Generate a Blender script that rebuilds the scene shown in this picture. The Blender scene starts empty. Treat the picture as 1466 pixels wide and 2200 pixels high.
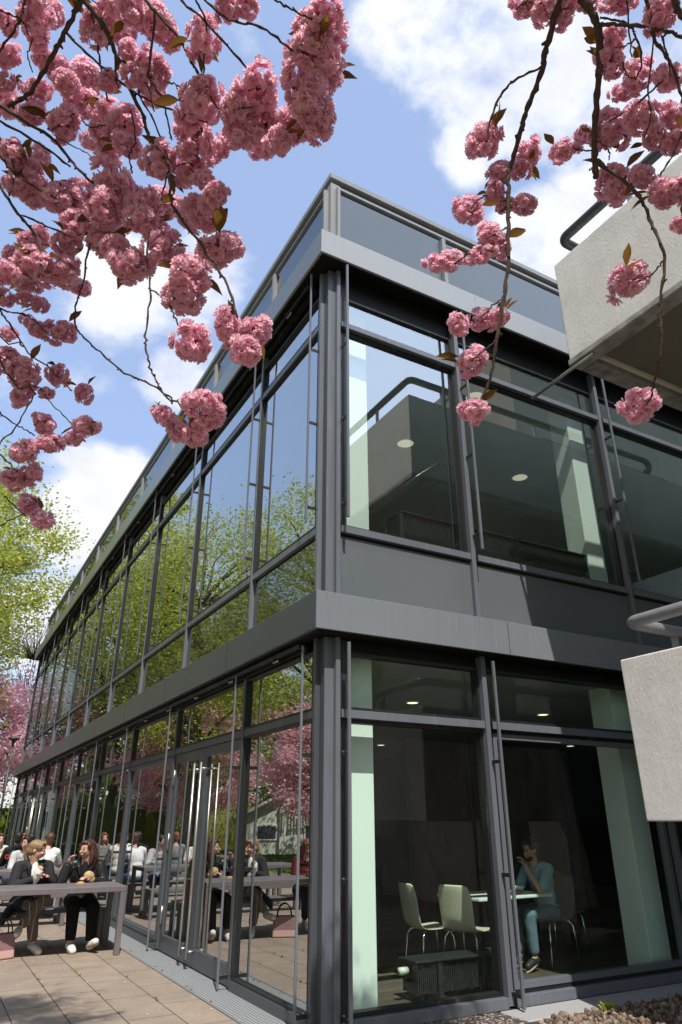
import bpy, math, random
import numpy as np
from mathutils import Vector, Matrix, Euler
random.seed(11); rng = np.random.default_rng(11)
S = bpy.context.scene; COL = S.collection
R = math.radians
SUN = Vector((-.29, -1.0, 1.58)).normalized()

# ---------------------------------------------------------------- helpers
def tag(o, label=None, cat=None, group=None, kind=None):
    if label: o['label'] = label
    if cat: o['category'] = cat
    if group: o['group'] = group
    if kind: o['kind'] = kind
    return o

def empty(name, loc=(0, 0, 0), rz=0, label=None, cat=None, group=None):
    o = bpy.data.objects.new(name, None); COL.objects.link(o)
    o.location = loc; o.rotation_euler = (0, 0, rz); o.empty_display_size = .2
    return tag(o, label, cat, group)

class MB:
    def __init__(s): s.v = []; s.f = []; s.m = []
    def add(s, vs, fs, mi=0):
        b = len(s.v); s.v += [tuple(p) for p in vs]
        s.f += [tuple(i + b for i in f) for f in fs]; s.m += [mi] * len(fs)
        return s
    def box(s, x0, x1, y0, y1, z0, z1, mi=0, M=None):
        vs = [Vector((x, y, z)) for z in (z0, z1) for y in (y0, y1) for x in (x0, x1)]
        if M is not None: vs = [M @ v for v in vs]
        return s.add(vs, [(0, 2, 3, 1), (4, 5, 7, 6), (0, 1, 5, 4), (2, 6, 7, 3), (0, 4, 6, 2), (1, 3, 7, 5)], mi)
    def prism(s, poly, z0, z1, mi=0):
        n = len(poly)
        vs = [(x, y, z0) for x, y in poly] + [(x, y, z1) for x, y in poly]
        return s.add(vs, [tuple(range(n))[::-1], tuple(range(n, 2 * n))] + [(i, (i + 1) % n, n + (i + 1) % n, n + i) for i in range(n)], mi)
    def tube(s, pts, rad, n=8, mi=0, caps=True):
        pts = [Vector(p) for p in pts]
        if not hasattr(rad, '__len__'): rad = [rad] * len(pts)
        vs = []; u = None
        for i, p in enumerate(pts):
            d = (pts[min(i + 1, len(pts) - 1)] - pts[max(i - 1, 0)])
            d = d.normalized() if d.length > 1e-9 else Vector((0, 0, 1))
            if u is None:
                u = d.orthogonal().normalized()
            else:
                u = u - d * u.dot(d)
                u = u.normalized() if u.length > 1e-6 else d.orthogonal().normalized()
            w = d.cross(u)
            for k in range(n):
                a = 2 * math.pi * k / n
                vs.append(p + (u * math.cos(a) + w * math.sin(a)) * rad[i])
        fs = [(i * n + k, i * n + (k + 1) % n, (i + 1) * n + (k + 1) % n, (i + 1) * n + k) for i in range(len(pts) - 1) for k in range(n)]
        if caps: fs += [tuple(range(n))[::-1], tuple(range((len(pts) - 1) * n, len(pts) * n))]
        return s.add(vs, fs, mi)
    def ell(s, c, r, n=12, m=8, M=None, mi=0):
        if not hasattr(r, '__len__'): r = (r, r, r)
        c = Vector(c); vs = [Vector((0, 0, -1))]
        for j in range(1, m):
            t = -math.pi / 2 + math.pi * j / m
            for k in range(n):
                a = 2 * math.pi * k / n
                vs.append(Vector((math.cos(t) * math.cos(a), math.cos(t) * math.sin(a), math.sin(t))))
        vs.append(Vector((0, 0, 1)))
        out = []
        for v in vs:
            q = Vector((v.x * r[0], v.y * r[1], v.z * r[2]))
            if M is not None: q = M @ q
            out.append(q + c)
        fs = [(0, 1 + (k + 1) % n, 1 + k) for k in range(n)]
        for j in range(m - 2):
            for k in range(n):
                a = 1 + j * n + k; b = 1 + j * n + (k + 1) % n
                fs.append((a, b, b + n, a + n))
        l = len(vs) - 1
        fs += [(l, l - n + k, l - n + (k + 1) % n) for k in range(n)]
        return s.add(out, fs, mi)
    def cap(s, a, b, ra, rb, n=10):
        a = Vector(a); b = Vector(b)
        s.ell(a, ra, n, 6); s.ell(b, rb, n, 6); s.tube([a, b], [ra, rb], n)
        return s
    def chain(s, pts, rs):
        for i in range(len(pts) - 1): s.cap(pts[i], pts[i + 1], rs[i], rs[i + 1])
        return s
    def build(s, name, mats, parent=None, smooth=False, loc=None, rot=None):
        me = bpy.data.meshes.new(name); me.from_pydata(s.v, [], s.f); me.update()
        mats = mats if isinstance(mats, (list, tuple)) else [mats]
        for m in mats: me.materials.append(m)
        if len(mats) > 1: me.polygons.foreach_set('material_index', s.m)
        if smooth: me.polygons.foreach_set('use_smooth', [True] * len(me.polygons))
        o = bpy.data.objects.new(name, me); COL.objects.link(o)
        if parent is not None: o.parent = parent
        if loc is not None: o.location = loc
        if rot is not None: o.rotation_euler = rot
        return o

def np_mesh(name, V, F, mats, parent=None, smooth=False, mi=None):
    me = bpy.data.meshes.new(name)
    n = F.shape[1]
    me.vertices.add(len(V)); me.vertices.foreach_set('co', np.asarray(V, np.float32).ravel())
    me.loops.add(F.size); me.loops.foreach_set('vertex_index', F.astype(np.int32).ravel())
    me.polygons.add(len(F)); me.polygons.foreach_set('loop_start', np.arange(0, F.size, n, dtype=np.int32))
    for m in (mats if isinstance(mats, (list, tuple)) else [mats]): me.materials.append(m)
    if mi is not None: me.polygons.foreach_set('material_index', np.asarray(mi, np.int32))
    if smooth: me.polygons.foreach_set('use_smooth', np.ones(len(F), bool))
    me.update(calc_edges=True); me.validate()
    o = bpy.data.objects.new(name, me); COL.objects.link(o)
    if parent is not None: o.parent = parent
    return o

def bevel(o, w=.004, seg=2):
    m = o.modifiers.new('bevel', 'BEVEL'); m.width = w; m.segments = seg; m.limit_method = 'ANGLE'; m.angle_limit = R(40)
    return o

def bake_all(objs):
    dg = bpy.context.evaluated_depsgraph_get()
    new = [(o, bpy.data.meshes.new_from_object(o.evaluated_get(dg), depsgraph=dg)) for o in objs]
    for o, me in new:
        o.modifiers.clear(); o.data = me
        me.polygons.foreach_set('use_smooth', [True] * len(me.polygons))

TOBAKE = []
def blob(name, mb, mat, parent, vox=.009, sm=4):
    o = mb.build(name, mat, parent)
    m = o.modifiers.new('r', 'REMESH'); m.mode = 'VOXEL'; m.voxel_size = vox; m.use_smooth_shade = True
    k = o.modifiers.new('s', 'SMOOTH'); k.iterations = sm; k.factor = .5
    TOBAKE.append(o); return o

# ---------------------------------------------------------------- materials
class NT:
    def __init__(s, name):
        s.mat = bpy.data.materials.new(name); s.mat.use_nodes = True
        s.t = s.mat.node_tree; s.t.nodes.clear()
        s.out = s.t.nodes.new('ShaderNodeOutputMaterial')
    def n(s, ty, **kw):
        o = s.t.nodes.new('ShaderNode' + ty)
        for k, v in kw.items():
            if k[0] == 'i' and k[1:].isdigit(): s.set(o.inputs[int(k[1:])], v)
            elif k.startswith('I_'): s.set(o.inputs[k[2:].replace('_', ' ')], v)
            else: setattr(o, k, v)
        return o
    def set(s, inp, v):
        if isinstance(v, bpy.types.NodeSocket): s.t.links.new(v, inp)
        else: inp.default_value = v
    def noise(s, scale, detail=4, rough=.55, vec=None):
        o = s.n('TexNoise'); o.inputs['Scale'].default_value = scale; o.inputs['Detail'].default_value = detail; o.inputs['Roughness'].default_value = rough
        if vec is not None: s.set(o.inputs['Vector'], vec)
        return o.outputs['Fac']
    def obj(s, scale=(1, 1, 1), rot=(0, 0, 0)):
        c = s.n('TexCoord'); m = s.n('Mapping'); s.set(m.inputs['Vector'], c.outputs['Object'])
        m.inputs['Scale'].default_value = scale; m.inputs['Rotation'].default_value = rot
        return m.outputs['Vector']
    def world(s, scale=(1, 1, 1)):
        c = s.n('NewGeometry'); m = s.n('Mapping'); s.set(m.inputs['Vector'], c.outputs['Position']); m.inputs['Scale'].default_value = scale
        return m.outputs['Vector']
    def ramp(s, f, stops):
        o = s.n('ValToRGB'); e = o.color_ramp.elements
        while len(e) < len(stops): e.new(.5)
        for a, (p, c) in zip(e, stops): a.position = p; a.color = (*c, 1) if len(c) == 3 else c
        s.set(o.inputs['Fac'], f); return o.outputs['Color']
    def mixc(s, f, a, b, mode='MIX'):
        o = s.n('Mix', data_type='RGBA', blend_type=mode)
        s.set(o.inputs[0], f); s.set(o.inputs[6], a if isinstance(a, bpy.types.NodeSocket) else (*a[:3], 1)); s.set(o.inputs[7], b if isinstance(b, bpy.types.NodeSocket) else (*b[:3], 1))
        return o.outputs[2]
    def math(s, op, a, b=0.0):
        o = s.n('Math', operation=op); s.set(o.inputs[0], a); s.set(o.inputs[1], b); return o.outputs[0]
    def bump(s, h, st=.3, d=.01):
        o = s.n('Bump'); o.inputs['Strength'].default_value = st; o.inputs['Distance'].default_value = d; s.set(o.inputs['Height'], h); return o.outputs['Normal']
    def bsdf(s, col, rough=.5, metal=0., normal=None, spec=.5, coat=0.):
        o = s.n('BsdfPrincipled')
        s.set(o.inputs['Base Color'], col if isinstance(col, bpy.types.NodeSocket) else (*col[:3], 1))
        s.set(o.inputs['Roughness'], rough); s.set(o.inputs['Metallic'], metal); s.set(o.inputs['Specular IOR Level'], spec); s.set(o.inputs['Coat Weight'], coat)
        if normal is not None: s.set(o.inputs['Normal'], normal)
        return o.outputs['BSDF']
    def done(s, sh): s.t.links.new(sh, s.out.inputs['Surface']); return s.mat

def simple(name, col, rough=.5, metal=0., var=.15, vs=8., bump=0., bs=60., spec=.5):
    t = NT(name); w = t.obj()
    f = t.noise(vs, 4, .6, w)
    c = t.ramp(f, [(.3, [x * (1 - var) for x in col]), (.7, [min(1, x * (1 + var)) for x in col])])
    nr = t.bump(t.noise(bs, 3, .6, w), bump, .004) if bump else None
    return t.done(t.bsdf(c, rough, metal, nr, spec))

def paint(name, col, rough=.42, streak=.12):
    """sheet metal paint with dust, rain streaks and slightly uneven gloss"""
    t = NT(name); a = t.noise(1.3, 6, .65, t.world((1, 1, .3))); b = t.noise(26, 4, .65, t.world((1, 1, .06))); d = t.noise(70, 3, .6, t.world())
    f = t.math('ADD', t.math('MULTIPLY', a, .55), t.math('MULTIPLY', b, .45))
    c = t.ramp(f, [(.32, [x * (1 - streak * 1.3) for x in col]), (.5, col), (.68, [x * (1 + streak * 1.4) for x in col])])
    dust = t.n('MapRange', i0=t.math('MULTIPLY', a, b), i1=.3, i2=.46, i3=0., i4=.3).outputs[0]
    c = t.mixc(dust, c, (.27, .275, .28))
    c = t.mixc(t.n('MapRange', i0=d, i1=.7, i2=.76, i3=0., i4=.35).outputs[0], c, [x * .45 for x in col])
    rr = t.math('ADD', t.math('MULTIPLY', f, .35), rough - .16)
    return t.done(t.bsdf(c, rr, 0, t.bump(t.noise(.9, 2, .5, t.world()), .14, .03), .5))

def enamel(name, col, f0, rough=.02):
    t = NT(name); w = t.world(); nz = t.noise(.5, 2, .5, w)
    c = t.ramp(nz, [(.3, [x * .95 for x in col]), (.7, [x * 1.05 for x in col])])
    d = t.n('BsdfDiffuse'); t.set(d.inputs['Color'], c)
    gl = t.n('BsdfGlossy'); gl.inputs['Roughness'].default_value = rough; gl.inputs['Color'].default_value = (.9, .95, .95, 1); t.set(gl.inputs['Normal'], t.bump(nz, .004, .35))
    g = t.n('NewGeometry'); dp = t.n('VectorMath', operation='DOT_PRODUCT'); t.set(dp.inputs[0], g.outputs['Normal']); t.set(dp.inputs[1], g.outputs['Incoming'])
    c5 = t.math('POWER', t.math('SUBTRACT', 1., t.math('ABSOLUTE', dp.outputs['Value'])), 5.)
    mx = t.n('MixShader'); t.set(mx.inputs[0], t.math('ADD', t.math('MULTIPLY', c5, 1 - f0), f0)); t.t.links.new(d.outputs[0], mx.inputs[1]); t.t.links.new(gl.outputs[0], mx.inputs[2])
    return t.done(mx.outputs[0])
M = {}
M['frame'] = paint('grey_frame_paint', (.14, .152, .18), .4)
M['frame_side'] = paint('sunlit_side_frame_paint', (.16, .175, .205), .36)  # same frame paint, lightened to carry the sun on the narrow mullion faces
M['frame_side_low'] = paint('shaded_low_frame_paint', (.075, .083, .097), .38)  # same frame paint with the shade of the long side put into its colour
M['frame_dark'] = paint('dark_frame_paint', (.012, .013, .014), .5)
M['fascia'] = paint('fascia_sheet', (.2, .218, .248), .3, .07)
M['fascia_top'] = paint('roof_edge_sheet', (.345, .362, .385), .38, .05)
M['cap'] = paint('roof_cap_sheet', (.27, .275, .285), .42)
M['fascia_side'] = enamel('shaded_glossy_sheet', (.08, .09, .11), .035, .32)  # fascia colours with the long side's shade mixed in, this and the next
M['fascia_top_side'] = enamel('shaded_glossy_top_sheet', (.19, .205, .23), .04, .3)
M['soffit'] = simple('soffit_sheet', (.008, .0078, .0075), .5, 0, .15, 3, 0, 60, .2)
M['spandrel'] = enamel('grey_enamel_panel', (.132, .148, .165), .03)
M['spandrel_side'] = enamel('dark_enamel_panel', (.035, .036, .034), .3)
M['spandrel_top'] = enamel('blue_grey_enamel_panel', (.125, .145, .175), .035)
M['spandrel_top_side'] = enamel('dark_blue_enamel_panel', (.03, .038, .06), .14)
M['steel'] = simple('brushed_steel', (.44, .42, .4), .42, 1., .1, 30)
M['steel_dark'] = simple('galvanised_steel', (.35, .36, .37), .4, .9, .2, 40)
M['rail'] = paint('dark_rail_paint', (.045, .05, .052), .38)
M['rail_low'] = paint('grey_rail_paint', (.2, .2, .22), .35)

def glass(name, tint=(.74, .86, .8), f0=.14, wave=.02, haze=.0028):
    t = NT(name)
    nr = t.bump(t.noise(.45, 1, .4, t.world((1, 1, 1))), wave, .35)
    tr = t.n('BsdfTransparent'); tr.inputs['Color'].default_value = (*tint, 1)
    gl = t.n('BsdfGlossy'); gl.inputs['Roughness'].default_value = 0.0; gl.inputs['Color'].default_value = (.95, .98, .97, 1)
    t.set(gl.inputs['Normal'], nr)
    g = t.n('NewGeometry'); dp = t.n('VectorMath', operation='DOT_PRODUCT'); t.set(dp.inputs[0], g.outputs['Normal']); t.set(dp.inputs[1], g.outputs['Incoming'])
    c5 = t.math('POWER', t.math('SUBTRACT', 1., t.math('ABSOLUTE', dp.outputs['Value'])), 5.)
    f = t.math('ADD', t.math('MULTIPLY', c5, 1 - f0), f0)
    mx = t.n('MixShader'); t.set(mx.inputs[0], f); t.t.links.new(tr.outputs[0], mx.inputs[1]); t.t.links.new(gl.outputs[0], mx.inputs[2])
    df = t.n('BsdfDiffuse'); df.inputs['Color'].default_value = (.8, .85, .85, 1)   # film of dust and dried drips
    hz = t.n('MapRange', i0=t.math('MULTIPLY', t.noise(3, 5, .65, t.world((1, 1, .25))), t.noise(40, 3, .6, t.world((1, 1, .2)))), i1=.12, i2=.4, i3=haze * .3, i4=haze * 3.).outputs[0]
    m2 = t.n('MixShader'); t.set(m2.inputs[0], hz); t.t.links.new(mx.outputs[0], m2.inputs[1]); t.t.links.new(df.outputs[0], m2.inputs[2])
    return t.done(m2.outputs[0])
M['glass'] = glass('window_glass', (.87, .985, .925), .27, .003)
M['glass_low'] = glass('low_window_glass', (.87, .99, .925), .042, .003)
M['glass_side'] = glass('side_window_glass', (.5, .6, .57), .58, .004)

def concrete(name='board_marked_concrete', col=(.9, .86, .845)):
    t = NT(name); g = t.n('NewGeometry'); sx = t.n('SeparateXYZ'); t.set(sx.inputs[0], g.outputs['Position'])
    hor = t.math('ADD', sx.outputs[0], sx.outputs[1])
    brd = t.math('FRACT', t.math('MULTIPLY', hor, 8.5))
    seam = t.math('LESS_THAN', brd, .05)
    bid = t.math('FLOOR', t.math('MULTIPLY', hor, 8.5))
    cb = t.n('CombineXYZ'); t.set(cb.inputs[0], t.math('MULTIPLY', hor, 30.)); t.set(cb.inputs[2], t.math('MULTIPLY', sx.outputs[2], 2.5)); t.set(cb.inputs[1], t.math('MULTIPLY', bid, 3.7))
    grain = t.noise(1.0, 6, .65, cb.outputs[0])
    cb2 = t.n('CombineXYZ'); t.set(cb2.inputs[0], t.math('MULTIPLY', hor, 60.)); t.set(cb2.inputs[2], t.math('MULTIPLY', sx.outputs[2], 22.))
    chip = t.noise(1.0, 3, .6, cb2.outputs[0])
    chip = t.n('MapRange', i0=chip, i1=.56, i2=.66, i3=0., i4=1.).outputs[0]
    big = t.noise(1.7, 6, .65, t.world()); speck = t.noise(90, 2, .5, t.world())
    c = t.ramp(big, [(.3, [x * .84 for x in col]), (.55, col), (.75, [min(1, x * 1.07) for x in col])])
    c = t.mixc(t.math('MULTIPLY', seam, .25), c, [x * .8 for x in col])
    wn = t.n('TexWhiteNoise', noise_dimensions='1D'); t.set(wn.inputs['W'], bid)
    c = t.mixc(t.math('MULTIPLY', wn.outputs[0], .12), c, [x * .72 for x in col])
    st = t.n('CombineXYZ'); t.set(st.inputs[0], t.math('MULTIPLY', hor, 9.)); t.set(st.inputs[2], t.math('MULTIPLY', sx.outputs[2], .55))
    stain = t.n('MapRange', i0=t.noise(1.0, 6, .7, st.outputs[0]), i1=.6, i2=.8, i3=0., i4=.3).outputs[0]
    c = t.mixc(stain, c, [x * .55 for x in col])
    tie = t.n('TexVoronoi'); t.set(tie.inputs['Vector'], t.world((1.1, 1.1, 1.6))); tie.inputs['Scale'].default_value = 1.; tie.inputs['Randomness'].default_value = .35
    c = t.mixc(t.math('MULTIPLY', t.math('LESS_THAN', tie.outputs['Distance'], .028), .7), c, (.1, .09, .08))
    pores = t.n('MapRange', i0=speck, i1=.66, i2=.72, i3=0., i4=.5).outputs[0]
    c = t.mixc(pores, c, (.2, .18, .16))
    h = t.math('ADD', t.math('MULTIPLY', grain, .32), t.math('ADD', t.math('MULTIPLY', chip, .6), t.math('MULTIPLY', t.noise(38, 5, .7, t.world((1, 1, .6))), .7))); h = t.math('ADD', h, t.math('MULTIPLY', seam, .6)); h = t.math('ADD', h, t.math('MULTIPLY', wn.outputs[0], .25))
    return t.done(t.bsdf(c, .9, 0, t.bump(h, .42, .012), .25))
M['concrete'] = concrete()
M['soffit_con'] = simple('smooth_soffit_concrete', (.2, .178, .15), .85, 0, .12, 2., .1, 50)
M['ledge'] = simple('stained_concrete_ledge', (.33, .31, .31), .8, 0, .45, 5., .2, 40)

def pavers():
    t = NT('paving_slabs'); w = t.world()
    mp = t.n('Mapping'); t.set(mp.inputs['Vector'], w); mp.inputs['Rotation'].default_value = (0, 0, R(90)); mp.inputs['Location'].default_value = (.04, .29, 0)
    b = t.n('TexBrick'); t.set(b.inputs['Vector'], mp.outputs[0])
    b.offset = .5
    for k, v in dict(Scale=1., Mortar_Size=.005, Mortar_Smooth=.2, Bias=0., Brick_Width=.83, Row_Height=.415).items(): b.inputs[k.replace('_', ' ')].default_value = v
    b.inputs['Color1'].default_value = (0, 0, 0, 1); b.inputs['Color2'].default_value = (1, 1, 1, 1); b.inputs['Mortar'].default_value = (.5, .5, .5, 1)
    n1 = t.noise(2.2, 6, .7, w); n2 = t.noise(140, 3, .6, w); n3 = t.noise(380, 2, .5, w)
    c = t.ramp(n1, [(.28, (.3, .235, .185)), (.6, (.41, .33, .265)), (.8, (.5, .42, .35))])
    c = t.mixc(t.math('MULTIPLY', b.outputs['Color'], .22), c, (.2, .165, .15))
    c = t.mixc(t.n('MapRange', i0=n2, i1=.35, i2=.7, i3=.35, i4=0.).outputs[0], c, (.13, .1, .085))
    c = t.mixc(t.n('MapRange', i0=n3, i1=.7, i2=.78, i3=0., i4=.6).outputs[0], c, (.5, .45, .4))
    moss = t.ramp(t.noise(3, 4, .6, w), [(.42, (.035, .028, .022)), (.62, (.07, .085, .03))])
    c = t.mixc(b.outputs['Fac'], c, moss)
    h = t.math('SUBTRACT', t.math('MULTIPLY', n2, .15), b.outputs['Fac'])
    return t.done(t.bsdf(c, .85, 0, t.bump(h, .6, .008), .3))
M['pavers'] = pavers()

def grating():
    t = NT('grating'); w = t.world((30, 30, 1)); s = t.n('SeparateXYZ'); t.set(s.inputs[0], w)
    a = t.math('FRACT', s.outputs[0]); b = t.math('FRACT', t.math('MULTIPLY', s.outputs[1], .8))
    m = t.math('MAXIMUM', t.math('LESS_THAN', a, .45), t.math('LESS_THAN', b, .4))
    c = t.mixc(m, (.05, .052, .055), (.52, .54, .56))
    return t.done(t.bsdf(c, .45, t.math('MULTIPLY', m, .35), t.bump(m, .4, .004)))
M['grating'] = grating()

def leafmat(name, cols, trans=.4, rough=.6, pos=.6):
    t = NT(name); g = t.n('NewGeometry')
    n = t.noise(pos, 3, .6, t.world())
    f = t.math('ADD', t.math('MULTIPLY', g.outputs['Random Per Island'], .5), t.math('MULTIPLY', n, .5))
    c = t.ramp(f, [(.2 + .6 * i / (len(cols) - 1), k) for i, k in enumerate(cols)])
    p = t.bsdf(c, rough, 0, None, .2)
    tl = t.n('BsdfTranslucent'); t.set(tl.inputs['Color'], t.mixc(.5, c, cols[-1]))
    mx = t.n('MixShader'); mx.inputs[0].default_value = trans; t.t.links.new(p, mx.inputs[1]); t.t.links.new(tl.outputs[0], mx.inputs[2])
    return t.done(mx.outputs[0])
M['leaf_spring'] = leafmat('spring_leaf', [(.16, .2, .02), (.43, .46, .07), (.64, .62, .16)], .5)
M['leaf_green'] = leafmat('green_leaf', [(.14, .2, .02), (.42, .48, .07), (.7, .69, .18)], .5)
M['leaf_hedge'] = leafmat('hedge_leaf', [(.06, .09, .01), (.14, .18, .02), (.26, .25, .04)], .35)
M['pink_far'] = leafmat('pink_blossom', [(.6, .23, .33), (.88, .5, .58), (.96, .79, .82)], .5)
M['leaf_bronze'] = leafmat('bronze_leaf', [(.06, .03, .01), (.14, .075, .02), (.27, .14, .03)], .4, .4)
M['grass'] = leafmat('grass_blade', [(.04, .08, .01), (.1, .17, .02), (.2, .26, .04)], .3)

def petal():
    t = NT('petal'); g = t.n('NewGeometry'); a = t.n('Attribute', attribute_name='tone')
    f = t.math('ADD', t.math('MULTIPLY', g.outputs['Random Per Island'], .4), t.math('MULTIPLY', a.outputs['Fac'], .6))
    c = t.ramp(f, [(.08, (.76, .34, .47)), (.36, (.93, .58, .7)), (.66, (.96, .75, .83)), (.95, (.99, .92, .94))])
    p = t.bsdf(c, .55, 0, None, .25)
    tl = t.n('BsdfTranslucent'); t.set(tl.inputs['Color'], t.mixc(.45, c, (.95, .52, .63)))
    mx = t.n('MixShader'); mx.inputs[0].default_value = .62; t.t.links.new(p, mx.inputs[1]); t.t.links.new(tl.outputs[0], mx.inputs[2])
    return t.done(mx.outputs[0])
M['petal'] = petal()
def bark(name, c0, c1, sc=40):
    t = NT(name); w = t.world((1, 1, .5)); f = t.noise(sc, 6, .7, w)
    c = t.ramp(f, [(.3, c0), (.7, c1)])
    return t.done(t.bsdf(c, .85, 0, t.bump(f, .8, .01), .25))
M['bark'] = bark('cherry_bark', (.035, .022, .016), (.15, .095, .07), 130)
M['bark_far'] = bark('tree_bark', (.03, .022, .016), (.12, .095, .07), 12)
BLOSSOM_A = [(-3.174,-4.013,3.64,0.0378),(-3.1,-4.117,3.588,0.0498),(-3.095,-4.039,3.627,0.0456),(-3.162,-3.927,3.616,0.039),(-3.066,-3.91,3.554,0.0475),(-2.989,-4.025,3.493,0.0443),(-3.062,-3.904,3.457,0.0468),(-2.934,-3.952,3.532,0.0566),(-2.971,-3.95,3.414,0.0507),(-2.85,-4.04,3.435,0.0519),(-2.817,-4.068,3.366,0.0551),(-2.796,-4.082,3.283,0.0447),(-2.921,-4.229,3.581,0.0581),(-2.867,-4.345,3.459,0.0459),(-2.946,-4.202,3.526,0.0406),(-2.844,-4.219,3.471,0.0395),(-2.81,-4.226,3.385,0.0455),(-2.881,-4.133,3.436,0.0336),(-2.788,-4.35,3.447,0.0528),(-2.767,-4.233,3.434,0.041),(-3.155,-3.877,3.565,0.0359),(-3.089,-3.849,3.326,0.0435),(-3.035,-3.819,3.315,0.0516),(-3.041,-3.817,3.256,0.051),(-3.011,-3.794,3.26,0.0546),(-2.933,-3.847,3.227,0.0555),(-2.878,-3.851,3.278,0.0537),(-2.803,-3.987,3.192,0.0716),(-2.818,-3.985,3.104,0.0648),(-2.718,-4.047,3.128,0.0568),(-2.725,-4.085,3.022,0.0507),(-2.886,-3.852,3.139,0.048),(-2.894,-3.851,3.061,0.0458),(-2.804,-3.894,3.086,0.0545),(-2.768,-3.97,3.002,0.0457),(-3.001,-3.78,3.001,0.0523),(-2.96,-3.834,2.969,0.0486),(-2.913,-3.83,2.959,0.06),(-2.976,-3.61,3.074,0.0464),(-2.875,-3.836,2.954,0.0439),(-2.727,-4.022,2.907,0.0547),(-3.023,-3.831,2.899,0.0407),(-2.698,-4.463,3.297,0.0543),(-2.675,-4.572,3.284,0.0349),(-2.63,-4.592,3.3,0.0295),(-2.478,-4.707,3.217,0.0459),(-2.482,-4.64,3.268,0.0446),(-2.428,-4.635,3.271,0.0465),(-2.474,-4.64,3.177,0.056),(-2.408,-4.573,3.238,0.0561),(-2.45,-4.569,3.132,0.06),(-2.408,-4.538,3.099,0.0528),(-2.548,-4.466,3.203,0.0623),(-2.584,-4.421,3.153,0.0491),(-2.502,-4.409,3.169,0.0568),(-2.56,-4.379,3.133,0.0464),(-2.476,-4.46,3.068,0.0427),(-2.443,-4.458,3.153,0.0488),(-2.671,-4.348,3.211,0.0602),(-2.646,-4.247,3.238,0.0623),(-2.658,-4.402,3.216,0.0421),(-2.715,-4.163,3.176,0.0496),(-2.635,-4.183,3.193,0.0635),(-2.594,-4.291,3.155,0.0392),(-2.611,-4.279,3.042,0.0346),(-2.583,-4.317,2.968,0.0373),(-2.589,-4.193,3.019,0.059),(-2.55,-4.273,2.832,0.0516),(-2.657,-4.093,2.946,0.0531),(-2.609,-4.251,2.737,0.056),(-2.782,-4.22,3.432,0.0517),(-2.615,-4.216,2.69,0.0527),(-2.592,-4.279,2.515,0.0504),(-2.537,-4.354,2.531,0.0387),(-2.487,-4.383,2.51,0.047),(-2.506,-4.402,2.442,0.0362),(-2.616,-4.174,2.367,0.0276),(-2.571,-4.314,2.334,0.0371),(-2.547,-4.214,2.313,0.0391),(-2.537,-4.286,2.323,0.0348),(-2.574,-4.169,2.337,0.0322)]
BLOSSOM_B = [(-1.665,-4.716,3.918,0.0535),(-1.716,-4.681,3.966,0.0464),(-1.621,-4.753,3.905,0.0456),(-1.704,-4.403,3.631,0.0626),(-1.507,-4.42,3.666,0.0533),(-1.565,-4.428,3.546,0.037),(-1.636,-4.397,3.519,0.0448),(-1.638,-4.368,3.463,0.0383),(-1.553,-4.413,3.399,0.0459),(-1.587,-4.353,3.435,0.0323),(-1.719,-4.313,3.381,0.0569),(-1.659,-4.358,3.233,0.0552),(-1.702,-4.333,3.173,0.0394),(-1.811,-4.28,3.138,0.0481),(-1.64,-4.251,2.992,0.0505),(-1.752,-4.253,2.926,0.0413),(-1.624,-4.304,2.969,0.0375),(-1.664,-4.201,2.847,0.0513),(-1.682,-4.209,2.648,0.0476),(-1.479,-4.551,3.559,0.0519),(-1.394,-4.573,3.658,0.0388),(-1.467,-4.776,3.796,0.0563),(-1.472,-4.772,3.715,0.0495),(-1.382,-4.797,3.69,0.0558),(-1.348,-4.719,3.736,0.0377),(-1.369,-4.669,3.596,0.0652),(-1.402,-4.631,3.585,0.0375),(-1.378,-4.765,3.527,0.0533),(-1.382,-4.88,3.568,0.0471),(-1.263,-4.812,3.557,0.0539),(-1.283,-4.807,3.436,0.0438),(-1.318,-4.595,3.448,0.0643),(-1.356,-4.72,3.324,0.0422),(-1.313,-4.754,3.246,0.0542),(-1.321,-4.775,3.094,0.0288),(-1.368,-4.602,2.994,0.0569),(-1.477,-4.956,3.687,0.0515),(-1.531,-4.876,3.829,0.0452),(-1.316,-4.521,2.613,0.0509),(-1.331,-4.771,3.468,0.0442),(-1.313,-4.794,3.229,0.042),(-1.592,-4.816,3.871,0.0371)]
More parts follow.
